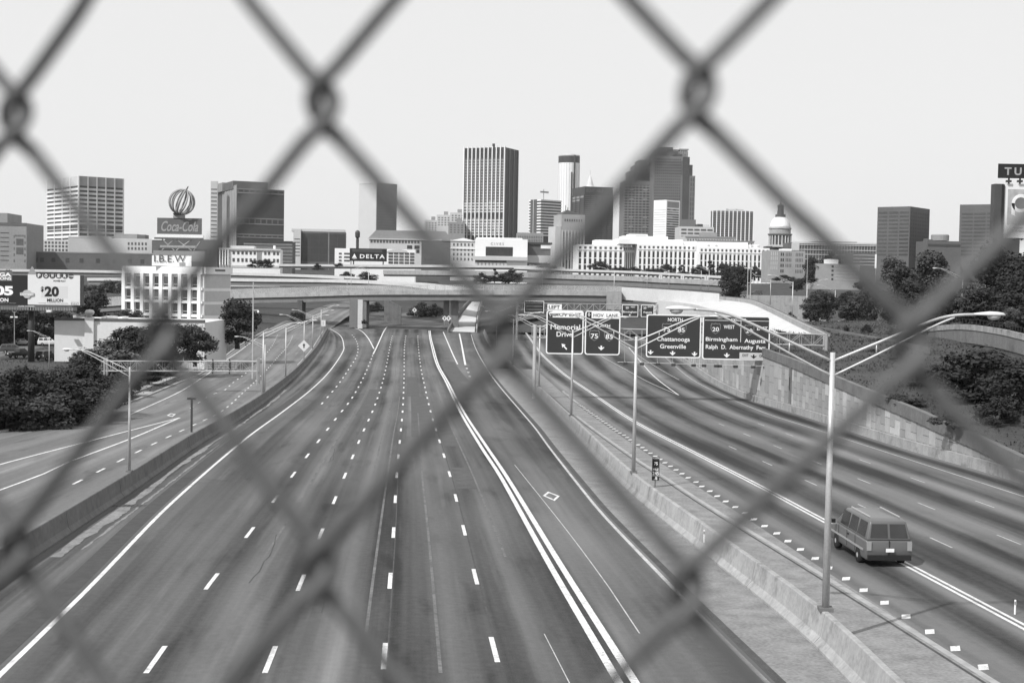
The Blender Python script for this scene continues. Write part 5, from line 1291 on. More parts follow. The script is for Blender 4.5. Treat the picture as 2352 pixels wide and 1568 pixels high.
# ---------------------------------------------------------------- cola sign with striped globe on a roof frame
gd = 720.0; gs = thing('rooftop_sign', 'big rooftop sign with script lettering under an open ribbed globe', 'sign', P(412, 575, gd))
kd = gd / F; gz = lambda r: P(412, r, gd).z - gs.location.z; gx_ = lambda px: (px - 412) * kd
bx('sign_board', gs, gx_(361), gx_(463), -.3, .3, gz(538), gz(501), mat('sign_red', .11, .6, .08, .2))
lettering(gs, 'Coca-Cola', gx_(413), gz(520), gx_(455) - gx_(370), gz(508) - gz(532), -.45, mat('sign_script', .30, .6, .05, .5), shear=.35, bold=.02)
bx('light_beam', gs, gx_(359), gx_(467), -.8, .5, gz(545), gz(540), WHITEW); bx('dark_beam', gs, gx_(355), gx_(467), -.8, .5, gz(550), gz(546), DARKW)
for a, c in (((372, 575), (400, 550)), ((400, 575), (372, 550)), ((405, 575), (440, 550)), ((440, 575), (405, 550)), ((445, 575), (462, 550))):
    MB().tube([(gx_(a[0]), 0, gz(a[1])), (gx_(c[0]), 0, gz(c[1]))], .28, 6).build('brace', STEEL, gs)
bx('lower_rail', gs, gx_(368), gx_(452), -.5, .2, gz(569), gz(564), CONC); bx('support_deck', gs, gx_(352), gx_(470), 0, 3, gz(600), gz(576), MIDW)
gl = MB(); gr = 28 * kd; gc = Vector((gx_(417), 0, gz(464))); ax = Vector((.35, 0, .94)).normalized(); ex = Vector((.94, 0, -.35))
ey = Vector((0, 1, 0)); n = 20
for k in range(12):
    a = 2 * math.pi * (k + .15) / 12
    pts = [gc + (ex * math.cos(a) + ey * math.sin(a)) * gr * math.sin(math.pi * i / 14) - ax * gr * math.cos(math.pi * i / 14) for i in range(15)]
    MB().tube(pts, .44 if k % 3 else .6, 6).build('stripe', mat('globe_stripe', .26, .5, .05, .3), gs, True)
MB().tube([gc + ax * gr * .98, gc + ax * gr * 1.12, gc + ax * gr * 1.2 + Vector((.6, 0, 1.0))], [.9, .35, .3], 8).build('stem', STEEL_D, gs)
MB().lathe([(gr * .32, 0), (gr * .42, .8), (gr * .28, 1.4)], 12, gc.x - gr * .32, 0).build('cradle', STEEL_D, gs, False, (0, 0, gz(494)))
bx('pedestal', gs, gx_(398), gx_(424), -.8, .8, gz(501), gz(494), CONC)

# ================================================================ LOTTERY BILLBOARD
c8 = lambda x, y: ((x / 3.919) * .64315, (900 + y / 3.919) * .64315)
dbb = 236.0; bbd = thing('billboard', 'double lottery billboard on a thick dark steel pole at the left edge', 'billboard', Vector((P(68, 838, dbb).x, dbb, zleft(dbb, 40))))
hz2 = P(68, 705, dbb).z - bbd.location.z
MB().tube([(0, .8, -.5), (0, .8, hz2)], .56, 20).build('pole', mat('dark_pole', .035, .6, .2, 1.0), bbd, True)
rb = Board(bbd, dbb, c8, 395, 1125, 320, 738, mat('board_white', .66, .6, .04, .5), False, .03, -.2, 'white lottery panel reading Power and $20 Million')
MB().box(-rb.w/2, rb.w/2 + .5, .09, .6, -rb.h/2, rb.h/2).build('frame', STEEL_D, rb.o)
CIRC = [(.5 * math.cos(2 * math.pi * k / 20), .5 * math.sin(2 * math.pi * k / 20)) for k in range(20)]
BALL = mat('ball_dark', .06, .5, .1, .5)
for ch, x in zip('POWER', (555, 650, 740, 830, 915)):
    rb.poly(CIRC, x, 332, 88, 82, BALL, name='letter_ball'); rb.text(ch, x - 20, x + 20, 308, 356, SIGNW, .03, y=-.045)
rb.poly(CIRC, 1000, 335, 76, 76, BALL, name='letter_ball'); rb.box(968, 1034, 328, 346, SIGNW, 'ball_band', yy=-.04); rb.text('BALL', 974, 1028, 330, 344, SIGNK, y=-.055)
rb.text('POWER PLAY', 755, 925, 392, 416, SIGNK, .02)
rb.box(585, 955, 476, 640, mat('board_inset', .58, .6, .04, .5), 'number_panel')
rb.text('$', 578, 618, 485, 565, SIGNK, .04); rb.text('20', 630, 832, 480, 625, SIGNK, .05); rb.text('MILLION', 665, 890, 650, 697, SIGNK, .03)
rb.text('drawings wednesday and saturday', 545, 960, 708, 722, SIGNM); rb.box(1000, 1105, 695, 732, SIGNM, 'corner_logo'); rb.text('WIN', 1008, 1098, 700, 726, SIGNW, .02, y=-.045)
rb.poly([(-.5, -.5), (.5, -.5), (.1, .4), (0, .5), (-.1, .4)], 457, 262, 124, 114, SIGNM, name='corner_peak')
lb = Board(bbd, dbb, c8, -640, 393, 318, 738, SIGNK, False, .03, -.22, 'black lottery panel reading Mega Millions 05 Million')
MB().box(-lb.w/2, lb.w/2 - .2, .09, .6, -lb.h/2, lb.h/2).build('frame', STEEL_D, lb.o)
lb.box(-220, 178, 250, 402, mat('mega_plate', .13, .5, .05, .5), 'title_plate', yy=-.05)
lb.text('MEGA', -150, 166, 285, 338, SIGNW, .04, y=-.07); lb.text('MILLIONS', -170, 168, 345, 388, SIGNW, .03, y=-.07)
for x in (-110, 90, 125): lb.box(x, x + 26, 198, 262, SIGNM, 'title_spike', yy=-.05)
lb.text('$105', -330, 192, 470, 620, SIGNW, .05); lb.text('MILLION', -170, 125, 640, 692, SIGNW, .03); lb.text('jackpot subject to change', -150, 232, 702, 716, SIGNM)
lt = lb.poly([(-.5, .15), (-.3, .2), (-.2, .42), (0, .5), (.2, .42), (.3, .2), (.5, .15), (.5, -.15), (.28, -.2), (.15, -.45), (0, -.5), (-.15, -.45), (-.28, -.2), (-.5, -.15)], 388, 578, 196, 118, mat('lottery_badge', .45, .5, .1, 1.0), name='badge', yy=-.16, th=.1)
lb.text('LOTTERY', 298, 478, 574, 600, SIGNW, .03, y=-.19)
q0, q1 = P(*c8(-640, 742), dbb) - bbd.location, P(*c8(1055, 820), dbb) - bbd.location
bx('catwalk_back', bbd, q0.x, q1.x, .7, .8, q1.z, q0.z, STEEL)
k = 0; x = q0.x
while x < q1.x: bx('catwalk_slat', bbd, x, x + .16, -.9, -.82, q1.z, q0.z - .05, STEEL); x += .46
bx('catwalk_rail', bbd, q0.x, q1.x, -.95, -.8, q1.z - .14, q1.z - .01, STEEL_D); bx('catwalk_floor', bbd, q0.x, q1.x, -.8, .7, q1.z - .12, q1.z - .04, STEEL_D)
cc = P(*c8(400, 757), dbb) - bbd.location
lettering(bbd, 'CLEAR CHANNEL', cc.x, cc.z, 2.9, .24, -1.0, SIGNW)
for xx in (15, 740): q = P(*c8(xx, 826), dbb) - bbd.location; MB().box(q.x - .4, q.x + .4, -2.2, -1.5, q.z - .1, q.z + .22).build('flood_lamp', SIGNW, bbd)

# ================================================================ TALL STADIUM SIGN at the right edge
c6 = lambda x, y: ((3000 + x / 3.135) * .64315, (550 + y / 3.135) * .64315)
dts = 260.0; ts = thing('tower_sign', 'tall roadside tower sign with letters TURNER above a bright panel at the right edge', 'sign', P(2352, 700, dts))
lt_ = lambda x, y: P(*c6(x, y), dts) - ts.location
a, b_ = lt_(1725, 335), lt_(1808, 945)
bx('side_column', ts, a.x, b_.x - .02, -.4, 1.6, b_.z, a.z, mat('sign_column', .07, .6, .1, .5))
bx('inner_edge', ts, b_.x - .36, b_.x + .1, -.62, -.41, b_.z, a.z - .15, SIGNK)
e = b_.x + 11.0
main = Board(ts, dts, c6, 1808, 2900, 345, 945, mat('panel_white', .74, .6, .03, .5), False, .02, -.3, 'bright sign panel with a grey square and white ring')
main.box(1868, 2840, 405, 800, mat('panel_grey', .40, .6, .25, .1), 'picture_square')
ring = MB(); nn = 28; cx, cz = main.pos(2015, 560); r1, r2 = main.size(102, 0)[0], main.size(66, 0)[0]
for k in range(nn):
    a0, a1 = 2 * math.pi * k / nn, 2 * math.pi * (k + 1) / nn
    ring.quad(*[(cx + r * math.cos(t), -.032, cz + r * math.sin(t)) for r, t in ((r1, a0), (r1, a1), (r2, a1), (r2, a0))])
ring.quad(*[(cx + x, -.032, cz + z) for x, z in ((-r1, 0), (-r2, 0), (-r2 * .9, -r1 * 1.4), (-r1, -r1 * 1.2))])
ring.build('ring', SIGNW, main.o); main.poly(CIRC, 2015, 560, 132, 132, mat('ring_centre', .13, .6, .1, .3), name='ring_centre', yy=-.036)
main.text('JBL', 1990, 2190, 735, 775, SIGNM, .02); main.text('Super Savings', 1940, 2200, 822, 846, SIGNM); main.text('on Arizona Bank', 1900, 2200, 855, 880, SIGNM)
bx('lower_rail', ts, b_.x - .1, e, -.9, .3, b_.z - .16, b_.z, STEEL_D)
for x in (1925, 2010): q = lt_(x, 955); MB().lathe([(.1, -.25), (.3, -.1), (.3, .1), (.1, .2)], 8, q.x, -1.0).build('flood_lamp', STEEL_D, ts, False, (0, 0, q.z))
nb_ = Board(ts, dts, c6, 1768, 2900, 120, 280, SIGNK, False, .02, -.2, 'black name board with white outlined letters')
nb_.text('TURNER', 1840, 2470, 160, 246, mat('letter_grey', .34, .5, .1, 2), .03, space=1.5)
for x in (1895, 2020):
    q0, q1 = lt_(x, 280), lt_(x, 340); MB().tube([(q0.x, .2, q0.z + .2), (q0.x, .2, q1.z - .2)], .18, 8).build('stanchion', STEEL_D, ts); MB().box(q0.x - .75, q0.x + .15, -.9, -.1, q1.z + .35, q1.z + .75).build('flood_lamp', STEEL_D, ts)
for x in (a.x + .8, e - 1): MB().tube([(x, .8, -1), (x, .8, b_.z + .5)], .45, 12).build('leg', STEEL_D, ts)
# ================================================================ TREES AND SHRUBS
def leaf_cloud(seed, blobs, per, size, squash=.8, R0=1.0):
    """Leaf-sized quads gathered in clumps; blobs are (x,y,z,r) spheres of foliage."""
    rnd = random.Random(seed); v, f = [], []
    for bx0, by0, bz0, br in blobs:
        for _ in range(per):
            while True:
                d = Vector((rnd.uniform(-1, 1), rnd.uniform(-1, 1), rnd.uniform(-1, 1)))
                if .05 < d.length < 1: break
            rad = br * (rnd.random() ** .38)
            c = Vector((bx0, by0, bz0)) + Vector((d.x, d.y, d.z * squash)).normalized() * rad * Vector((1, 1, squash)).length / 1.6
            n = (d.normalized() + Vector((rnd.uniform(-.8, .8), rnd.uniform(-.8, .8), rnd.uniform(-.3, 1.0)))).normalized()
            a = n.orthogonal().normalized(); b = n.cross(a); q = rnd.uniform(0, 6.28); a, b = a * math.cos(q) + b * math.sin(q), b * math.cos(q) - a * math.sin(q)
            s = size * rnd.uniform(.6, 1.35); k = len(v)
            v += [tuple(c + a * s), tuple(c + b * s * .6), tuple(c - a * s), tuple(c - b * s * .6)]; f.append((k, k+1, k+2, k+3))
    return v, f
def tree_mesh(seed, kind):
    rnd = random.Random(seed); blobs = []; t = MB()
    if kind == 'broad':
        H, tr = 10.0, .28
        t.tube([(0, 0, -.4), (rnd.uniform(-.1, .1), 0, 1.5), (rnd.uniform(-.3, .3), .1, 3.2), (rnd.uniform(-.4, .4), 0, 6.5)], [tr * 1.3, tr, tr * .8, tr * .3], 8)
        for k in range(36):
            a = rnd.uniform(0, 6.28); h = rnd.uniform(.0, 1.0); w = (math.sin(math.pi * (h * .82 + .14))) ** .7
            rr = w * rnd.uniform(.3, 1.0) * 3.0; blobs.append((rr * math.cos(a), rr * math.sin(a), 1.5 + h * 7.5, rnd.uniform(.9, 1.6)))
            if k < 12: t.tube([(0, 0, 2.0 + h * 2.5), (rr * .5 * math.cos(a), rr * .5 * math.sin(a), 2.7 + h * 4.5), (rr * .9 * math.cos(a), rr * .9 * math.sin(a), 3.0 + h * 6)], [tr * .5, tr * .3, tr * .12], 5)
        per, size = 170, .24
    elif kind == 'spread':
        H, tr = 10.0, .3
        t.tube([(0, 0, -.4), (.1, 0, 1.2), (-.2, .1, 3.0), (.2, 0, 7)], [tr * 1.3, tr, tr * .8, tr * .25], 8)
        for k in range(34):
            a = rnd.uniform(0, 6.28); tier = rnd.choice((.15, .35, .55, .75, .92)); w = 1 - tier * .55
            rr = w * (rnd.random() ** .5) * 4.0; blobs.append((rr * math.cos(a), rr * math.sin(a), 1.8 + tier * 7.8 - rr * .18, rnd.uniform(.7, 1.15)))
            if k < 14: t.tube([(0, 0, 1.6 + tier * 5), (rr * .95 * math.cos(a), rr * .95 * math.sin(a), 1.8 + tier * 7.4 - rr * .15)], [tr * .4, tr * .1], 5)
        per, size = 150, .25
    elif kind == 'cone':
        t.tube([(0, 0, -.4), (0, 0, 8.5)], [.25, .06], 7)
        for k in range(26):
            h = rnd.random() ** 1.2; a = rnd.uniform(0, 6.28); rr = (1 - h) * 2.9 * rnd.uniform(.4, 1); blobs.append((rr * math.cos(a), rr * math.sin(a), 1.0 + h * 8.6, .55 + (1 - h) * .75))
        per, size = 120, .26
    else:      # bush
        for k in range(4): t.tube([(0, 0, -.3), (rnd.uniform(-1.5, 1.5), rnd.uniform(-1.5, 1.5), 4)], [.14, .05], 5)
        for k in range(26):
            a = rnd.uniform(0, 6.28); rr = (rnd.random() ** .5) * 3.6; blobs.append((rr * math.cos(a), rr * math.sin(a), rnd.uniform(.6, 8.2 - rr * .9), rnd.uniform(.9, 1.6)))
        per, size = 150, .27
    v, f = leaf_cloud(seed, blobs, per, size)
    cm = bpy.data.meshes.new('crown'); cm.from_pydata(v, [], f)
    return t.mesh('trunk', BARK, True), cm
TM = {k: [tree_mesh(90 + 7 * i + j * 31, k) for i in range(n)] for j, (k, n) in enumerate((('broad', 3), ('spread', 2), ('cone', 2), ('bush', 3)))}
CROWNS = {}
def crown_mesh(kind, i, tone):
    if (kind, i, tone) not in CROWNS:
        m = TM[kind][i][1].copy(); m.materials.clear(); m.materials.append(LEAF[tone]); CROWNS[(kind, i, tone)] = m
    return CROWNS[(kind, i, tone)]
def tree(label, kind, px, base, top, w, d, tone=0, group=None, sink=0.0):
    nm = {'broad': 'street_tree', 'spread': 'spreading_tree', 'cone': 'conifer_tree', 'bush': 'shrub'}[kind]; cat = 'shrub' if kind == 'bush' else 'tree'
    if kind == 'broad' and w > 1.45 * (base - top): kind = 'bush'
    i = random.randrange(len(TM[kind])); a = P(px, base, d); h = (base - top) * d / F; ww = w * d / F
    t = thing(nm, label, cat, a - Vector((0, 0, sink)), random.uniform(0, 6.28), group)
    sx = ww / {'broad': 7.6, 'spread': 8.4, 'cone': 6.0, 'bush': 9.0}[kind]; sz = h / {'broad': 10.2, 'spread': 10.2, 'cone': 10.0, 'bush': 8.9}[kind]
    t.scale = (sx, sx, sz)
    link('trunk', TM[kind][i][0], t); link('crown', crown_mesh(kind, i, tone), t)
    return t
TREES = [
 # left side
 ('large dark round tree beside the left carriageway, in front of the overpass end', 'broad', 545, 797, 684, 128, 262, 0),
 ('mid-grey street tree left of the large dark round tree', 'broad', 448, 838, 742, 112, 222, 1),
 ('dark tree blurred behind the fence wire in front of the white office', 'broad', 352, 850, 738, 140, 214, 0),
 ('pale spreading tree in front of the white box building', 'broad', 250, 858, 766, 150, 198, 2),
 ('dark spreading tree between the pale tree and the office corner', 'broad', 305, 850, 742, 135, 218, 0),
 ('dark tree hiding the right end of the white box building', 'broad', 402, 850, 736, 110, 216, 0), ('low mid-grey tree left of the pale tree by the box building', 'broad', 196, 862, 796, 80, 200, 1),
 ('small leafy tree at the foot of the white office front', 'broad', 296, 742, 698, 72, 300, 1),
 ('dark tree behind the right edge of the lottery billboard', 'broad', 218, 745, 668, 100, 330, 0),
 ('dark tree behind the thick billboard pole', 'broad', 70, 805, 700, 140, 296, 0),
 ('dark tree at the left edge behind the lot lamp', 'broad', 5, 808, 700, 130, 292, 0),
 ('dark tree between the billboard pole and the white box building', 'broad', 128, 795, 708, 120, 310, 0),
 ('round tree above the wall right of the billboard', 'broad', 258, 672, 632, 66, 560, 1),
 ('low tree further along the wall right of the billboard', 'broad', 215, 676, 645, 60, 560, 1),
 ('small trunked tree on the verge under the truss gantry', 'spread', 340, 884, 836, 100, 192, 0),
 ('dark overgrown shrub in the lower left corner bank', 'bush', 15, 996, 868, 220, 121, 0), ('dark overgrown shrub second along the left bank', 'bush', 82, 984, 872, 200, 123, 1),
 ('dark overgrown shrub in the middle of the left bank', 'bush', 140, 970, 852, 190, 127, 0), ('dark overgrown shrub near the end of the left bank', 'bush', 195, 954, 862, 165, 132, 1),
 ('dark shrub at the very end of the left bank', 'bush', 240, 938, 858, 130, 138, 0), ('tall dark shrub at the left frame edge', 'bush', -50, 1008, 850, 220, 119, 0),
 ('upper shrub of the left bank beside the lot', 'bush', 45, 935, 838, 200, 148, 0), ('upper shrub of the left bank below the box building', 'bush', 140, 922, 838, 190, 154, 0), ('upper shrub of the left bank by the gantry post', 'bush', 222, 910, 842, 150, 160, 0),
 ('low hedge shrub along the foot of the white box building', 'bush', 178, 838, 824, 90, 234, 0),
 ('ragged tree standing up out of the left bank shrubs', 'broad', 62, 968, 828, 130, 128, 0), ('ragged tree at the right end of the left bank shrubs', 'broad', 196, 944, 826, 130, 140, 0), ('tall ragged tree at the left frame edge above the bank', 'broad', -20, 975, 846, 130, 128, 0), ('dark low tree by the left foot of the truss gantry', 'broad', 285, 912, 848, 90, 168, 0), ('ragged mid-grey tree rising behind the middle of the left bank', 'broad', 120, 935, 838, 100, 150, 1),
 # under and beyond the overpass
 ('wide dark bush under the overpass behind the small diamond sign', 'bush', 965, 728, 688, 75, 560, 0), ('dark bush right of the small diamond sign under the overpass', 'bush', 1003, 726, 692, 50, 550, 0),
 ('dark shrub at the abutment under the overpass', 'bush', 868, 716, 690, 44, 520, 0), ('small bush at the dark pier under the overpass', 'bush', 680, 737, 708, 34, 448, 0), ('small shrub at the foot of the white column', 'bush', 838, 744, 732, 16, 438, 0),
 ('round dark tree in front of the white classical building', 'broad', 606, 614, 589, 50, 740, 0), ('small conifer left of the round dark tree before the classical building', 'cone', 579, 614, 598, 24, 745, 0),
 ('dark conifer before the dark box building', 'cone', 729, 620, 604, 34, 720, 0), ('low dark shrub above the far flyover left of the airline billboard', 'bush', 780, 612, 602, 28, 770, 0),
 ('dark tree right of the tall pole behind the overpass', 'broad', 796, 645, 622, 40, 640, 0), ('dark tree below the airline billboard', 'broad', 838, 646, 620, 62, 640, 0),
 ('rounded tree left of the pair behind the central fence wire', 'broad', 1110, 650, 622, 48, 600, 0), ('narrow conifer in the centre behind the fence wire', 'cone', 1136, 648, 616, 30, 600, 0), ('broad dark tree right of the narrow central conifer', 'broad', 1168, 650, 612, 70, 605, 0),
 ('tree at the left foot of the government building behind the wire', 'broad', 1250, 626, 600, 55, 760, 0),
 # before the government building
 ('broad dark tree at the left pavilion of the government building', 'broad', 1378, 626, 598, 62, 800, 0), ('low dark tree between the first two pavilion trees', 'broad', 1425, 627, 608, 50, 800, 0),
 ('low dark tree before the gap of the left pavilion', 'broad', 1457, 629, 611, 40, 800, 0), ('rounded tree left of a tall one at the middle pavilion', 'broad', 1496, 633, 609, 42, 790, 0), ('tallest dark tree before the middle pavilion', 'broad', 1530, 634, 604, 50, 790, 0),
 ('pointed conifer before the middle pavilion', 'cone', 1566, 635, 608, 36, 790, 0), ('tree behind the flyover lamp before the right pavilion', 'broad', 1606, 636, 606, 46, 790, 0), ('pointed tree left of the large ramp tree', 'cone', 1630, 636, 598, 44, 790, 0), ('rounded tree before the right pavilion', 'broad', 1662, 636, 604, 46, 790, 0),
 ('tree at the right end of the government building', 'broad', 1738, 638, 606, 50, 790, 0), ('big dark tree at the top of the white approach ramp', 'broad', 1688, 702, 604, 92, 455, 0),
 ('shrub below the grey office under the dome', 'bush', 1800, 648, 630, 60, 640, 0), ('dark shrub right of the small office under the dome', 'bush', 1850, 650, 632, 60, 640, 0), ('tall dark tree between the two grey blocks right of the dome', 'broad', 1866, 650, 584, 48, 745, 0), ('dark tree behind the plain grey block', 'broad', 1905, 612, 574, 60, 800, 0),
 # right slope
 ('loose mid-grey tree behind the slope lamps, right of the ramp top', 'broad', 1878, 742, 660, 70, 340, 1), ('wide mid-grey tree above the low slope wall', 'broad', 1965, 748, 672, 80, 350, 1), ('dark leafy tree filling the slope right of the parked cars', 'broad', 2072, 756, 676, 90, 262, 0),
 ('small shrub at the left of the slope above the white ramp', 'bush', 1818, 742, 712, 34, 300, 1), ('mid-grey tree on the slope left of the parked cars', 'broad', 1862, 738, 676, 62, 345, 1), ('dark tree right behind the slope lamps', 'broad', 1900, 738, 668, 60, 372, 0), ('round tree above the left parked car', 'broad', 1945, 736, 664, 62, 430, 0),
 ('bushy tree above the right parked car', 'broad', 1998, 742, 650, 80, 430, 1), ('tree behind the low wall right of the parked cars', 'broad', 2048, 752, 690, 62, 330, 0), ('small shrub on the slope above the low wall', 'bush', 1990, 772, 742, 28, 232, 0), ('leafy shrub where the low wall meets the fence wire', 'bush', 2062, 786, 738, 52, 205, 0), ('tiny shrub left of the slope shrub', 'bush', 1945, 764, 744, 16, 238, 0),
 ('dark tree far behind the slope lamps', 'broad', 1830, 668, 640, 40, 520, 0), ('far tree between the white wall and the dark tower', 'broad', 1985, 664, 636, 50, 520, 0),
 ('tall mid-grey tree in front of the dark tower, left of two', 'broad', 2055, 712, 588, 112, 320, 1), ('tall mid-grey tree in front of the dark tower, right of two', 'broad', 2132, 712, 566, 122, 316, 1), ('lower bushy tree beneath the two tall ones by the dark tower', 'broad', 2105, 724, 640, 110, 290, 0),
 ('very tall dark tree under the tower sign', 'broad', 2285, 748, 556, 150, 252, 0), ('very tall dark tree at the right frame edge', 'broad', 2352, 750, 572, 140, 246, 0), ('pale bushy tree left of the very tall dark trees', 'broad', 2228, 750, 640, 100, 236, 2), ('dark bushy tree behind the curved wall', 'broad', 2178, 750, 660, 90, 240, 0), ('small pale tree behind the big luminaire', 'broad', 2325, 756, 704, 62, 196, 2), ('dark shrub left of the curved wall', 'bush', 2150, 752, 706, 70, 226, 0), ('dark tree filling the gap below the tower sign', 'broad', 2325, 752, 620, 130, 234, 0),
 ('dense dark tree behind the middle of the curved wall', 'broad', 2255, 768, 650, 130, 212, 0), ('dense dark tree at the right end of the curved wall', 'broad', 2345, 775, 660, 140, 200, 0), ('leafy dark tree behind the left end of the curved wall', 'broad', 2120, 760, 672, 110, 232, 0), ('dark tree right of the tower sign leg', 'broad', 2380, 760, 600, 150, 226, 0), ('large dark tree leaning over the low slope wall', 'broad', 2090, 806, 722, 80, 190, 0),
 ('large near dark tree below the curved wall', 'broad', 2232, 950, 786, 225, 124, 0), ('near dark tree at the right frame edge', 'broad', 2350, 965, 820, 170, 116, 0), ('dark shrub left of the large near tree', 'bush', 2150, 900, 832, 90, 136, 0), ('dark shrub under the near fence wire at right', 'bush', 2290, 985, 905, 120, 110, 0),
 ('low pale weeds along the wall coping at right', 'bush', 2075, 930, 902, 110, 122, 1), ('low pale weeds lower along the wall coping', 'bush', 2190, 985, 948, 120, 106, 1), ('dark scrub on the slope below the low wall', 'bush', 1940, 838, 812, 60, 172, 0), ('dark scrub further right on the slope', 'bush', 2015, 858, 836, 70, 160, 0), ('dark scrub near the gantry post on the slope', 'bush', 1850, 826, 800, 46, 190, 0),
]
rs_ = random.Random(21)
for k, (px, base, hh, ww, d) in enumerate(((1872, 806, 20, 40, 205), (1905, 800, 24, 44, 212), (1925, 858, 16, 40, 166), (1960, 816, 24, 50, 186), (1985, 880, 18, 50, 150), (2005, 826, 30, 56, 178), (2048, 838, 26, 60, 168), (2085, 862, 34, 70, 152), (2110, 898, 30, 60, 138), (1890, 770, 22, 34, 235), (2020, 800, 26, 40, 196))):
    where = ('under the left end of the low slope wall', 'beside the gantry post top', 'just above the wall coping', 'in the middle of the open slope', 'low on the slope near the coping', 'right of the open slope', 'below the bend of the low wall', 'left of the near trees', 'at the coping left of the near trees', 'behind the low slope wall', 'against the middle of the low wall')[k]
    TREES.append(('ragged low scrub bush ' + where, 'bush', px, base + 4, base - hh, ww, d, rs_.choice((0, 0, 1))))
for T in TREES: tree(*T, group='trees and shrubs around the interchange')
# rough tufts over the right slope: nobody could count them
rnd = random.Random(5); v, f = [], []
for _ in range(26000):
    y = rnd.uniform(60, 300); o = rnd.random() ** 1.3 * 55 + .6; x = XA(RW, y) + .25 + o; z = zright(y, o); h = rnd.uniform(.05, .25) * (1.6 if rnd.random() < .08 else 1); a = rnd.uniform(0, 6.28); w = rnd.uniform(.06, .22)
    k = len(v); v += [(x - w * math.cos(a), y - w * math.sin(a), z - .05), (x + w * math.cos(a), y + w * math.sin(a), z - .05), (x + rnd.uniform(-.15, .15), y + rnd.uniform(-.15, .15), z + h)]; f.append((k, k+1, k+2))
for _ in range(12000):
    y = rnd.uniform(60, 430); o = rnd.random() * 38 + .6; x = XA(CL, y) - o; z = zleft(y, o); h = rnd.uniform(.06, .25); a = rnd.uniform(0, 6.28); w = rnd.uniform(.06, .2)
    k = len(v); v += [(x - w * math.cos(a), y - w * math.sin(a), z - .05), (x + w * math.cos(a), y + w * math.sin(a), z - .05), (x + rnd.uniform(-.1, .1), y + rnd.uniform(-.1, .1), z + h)]; f.append((k, k+1, k+2))
me = bpy.data.meshes.new('rough_grass'); me.from_pydata(v, [], f); me.materials.append(GRASS); o = link('rough_grass', me); struct(o, 'stuff'); o['label'] = 'rough grass tufts over the slopes beside the highway'; o['category'] = 'grass'

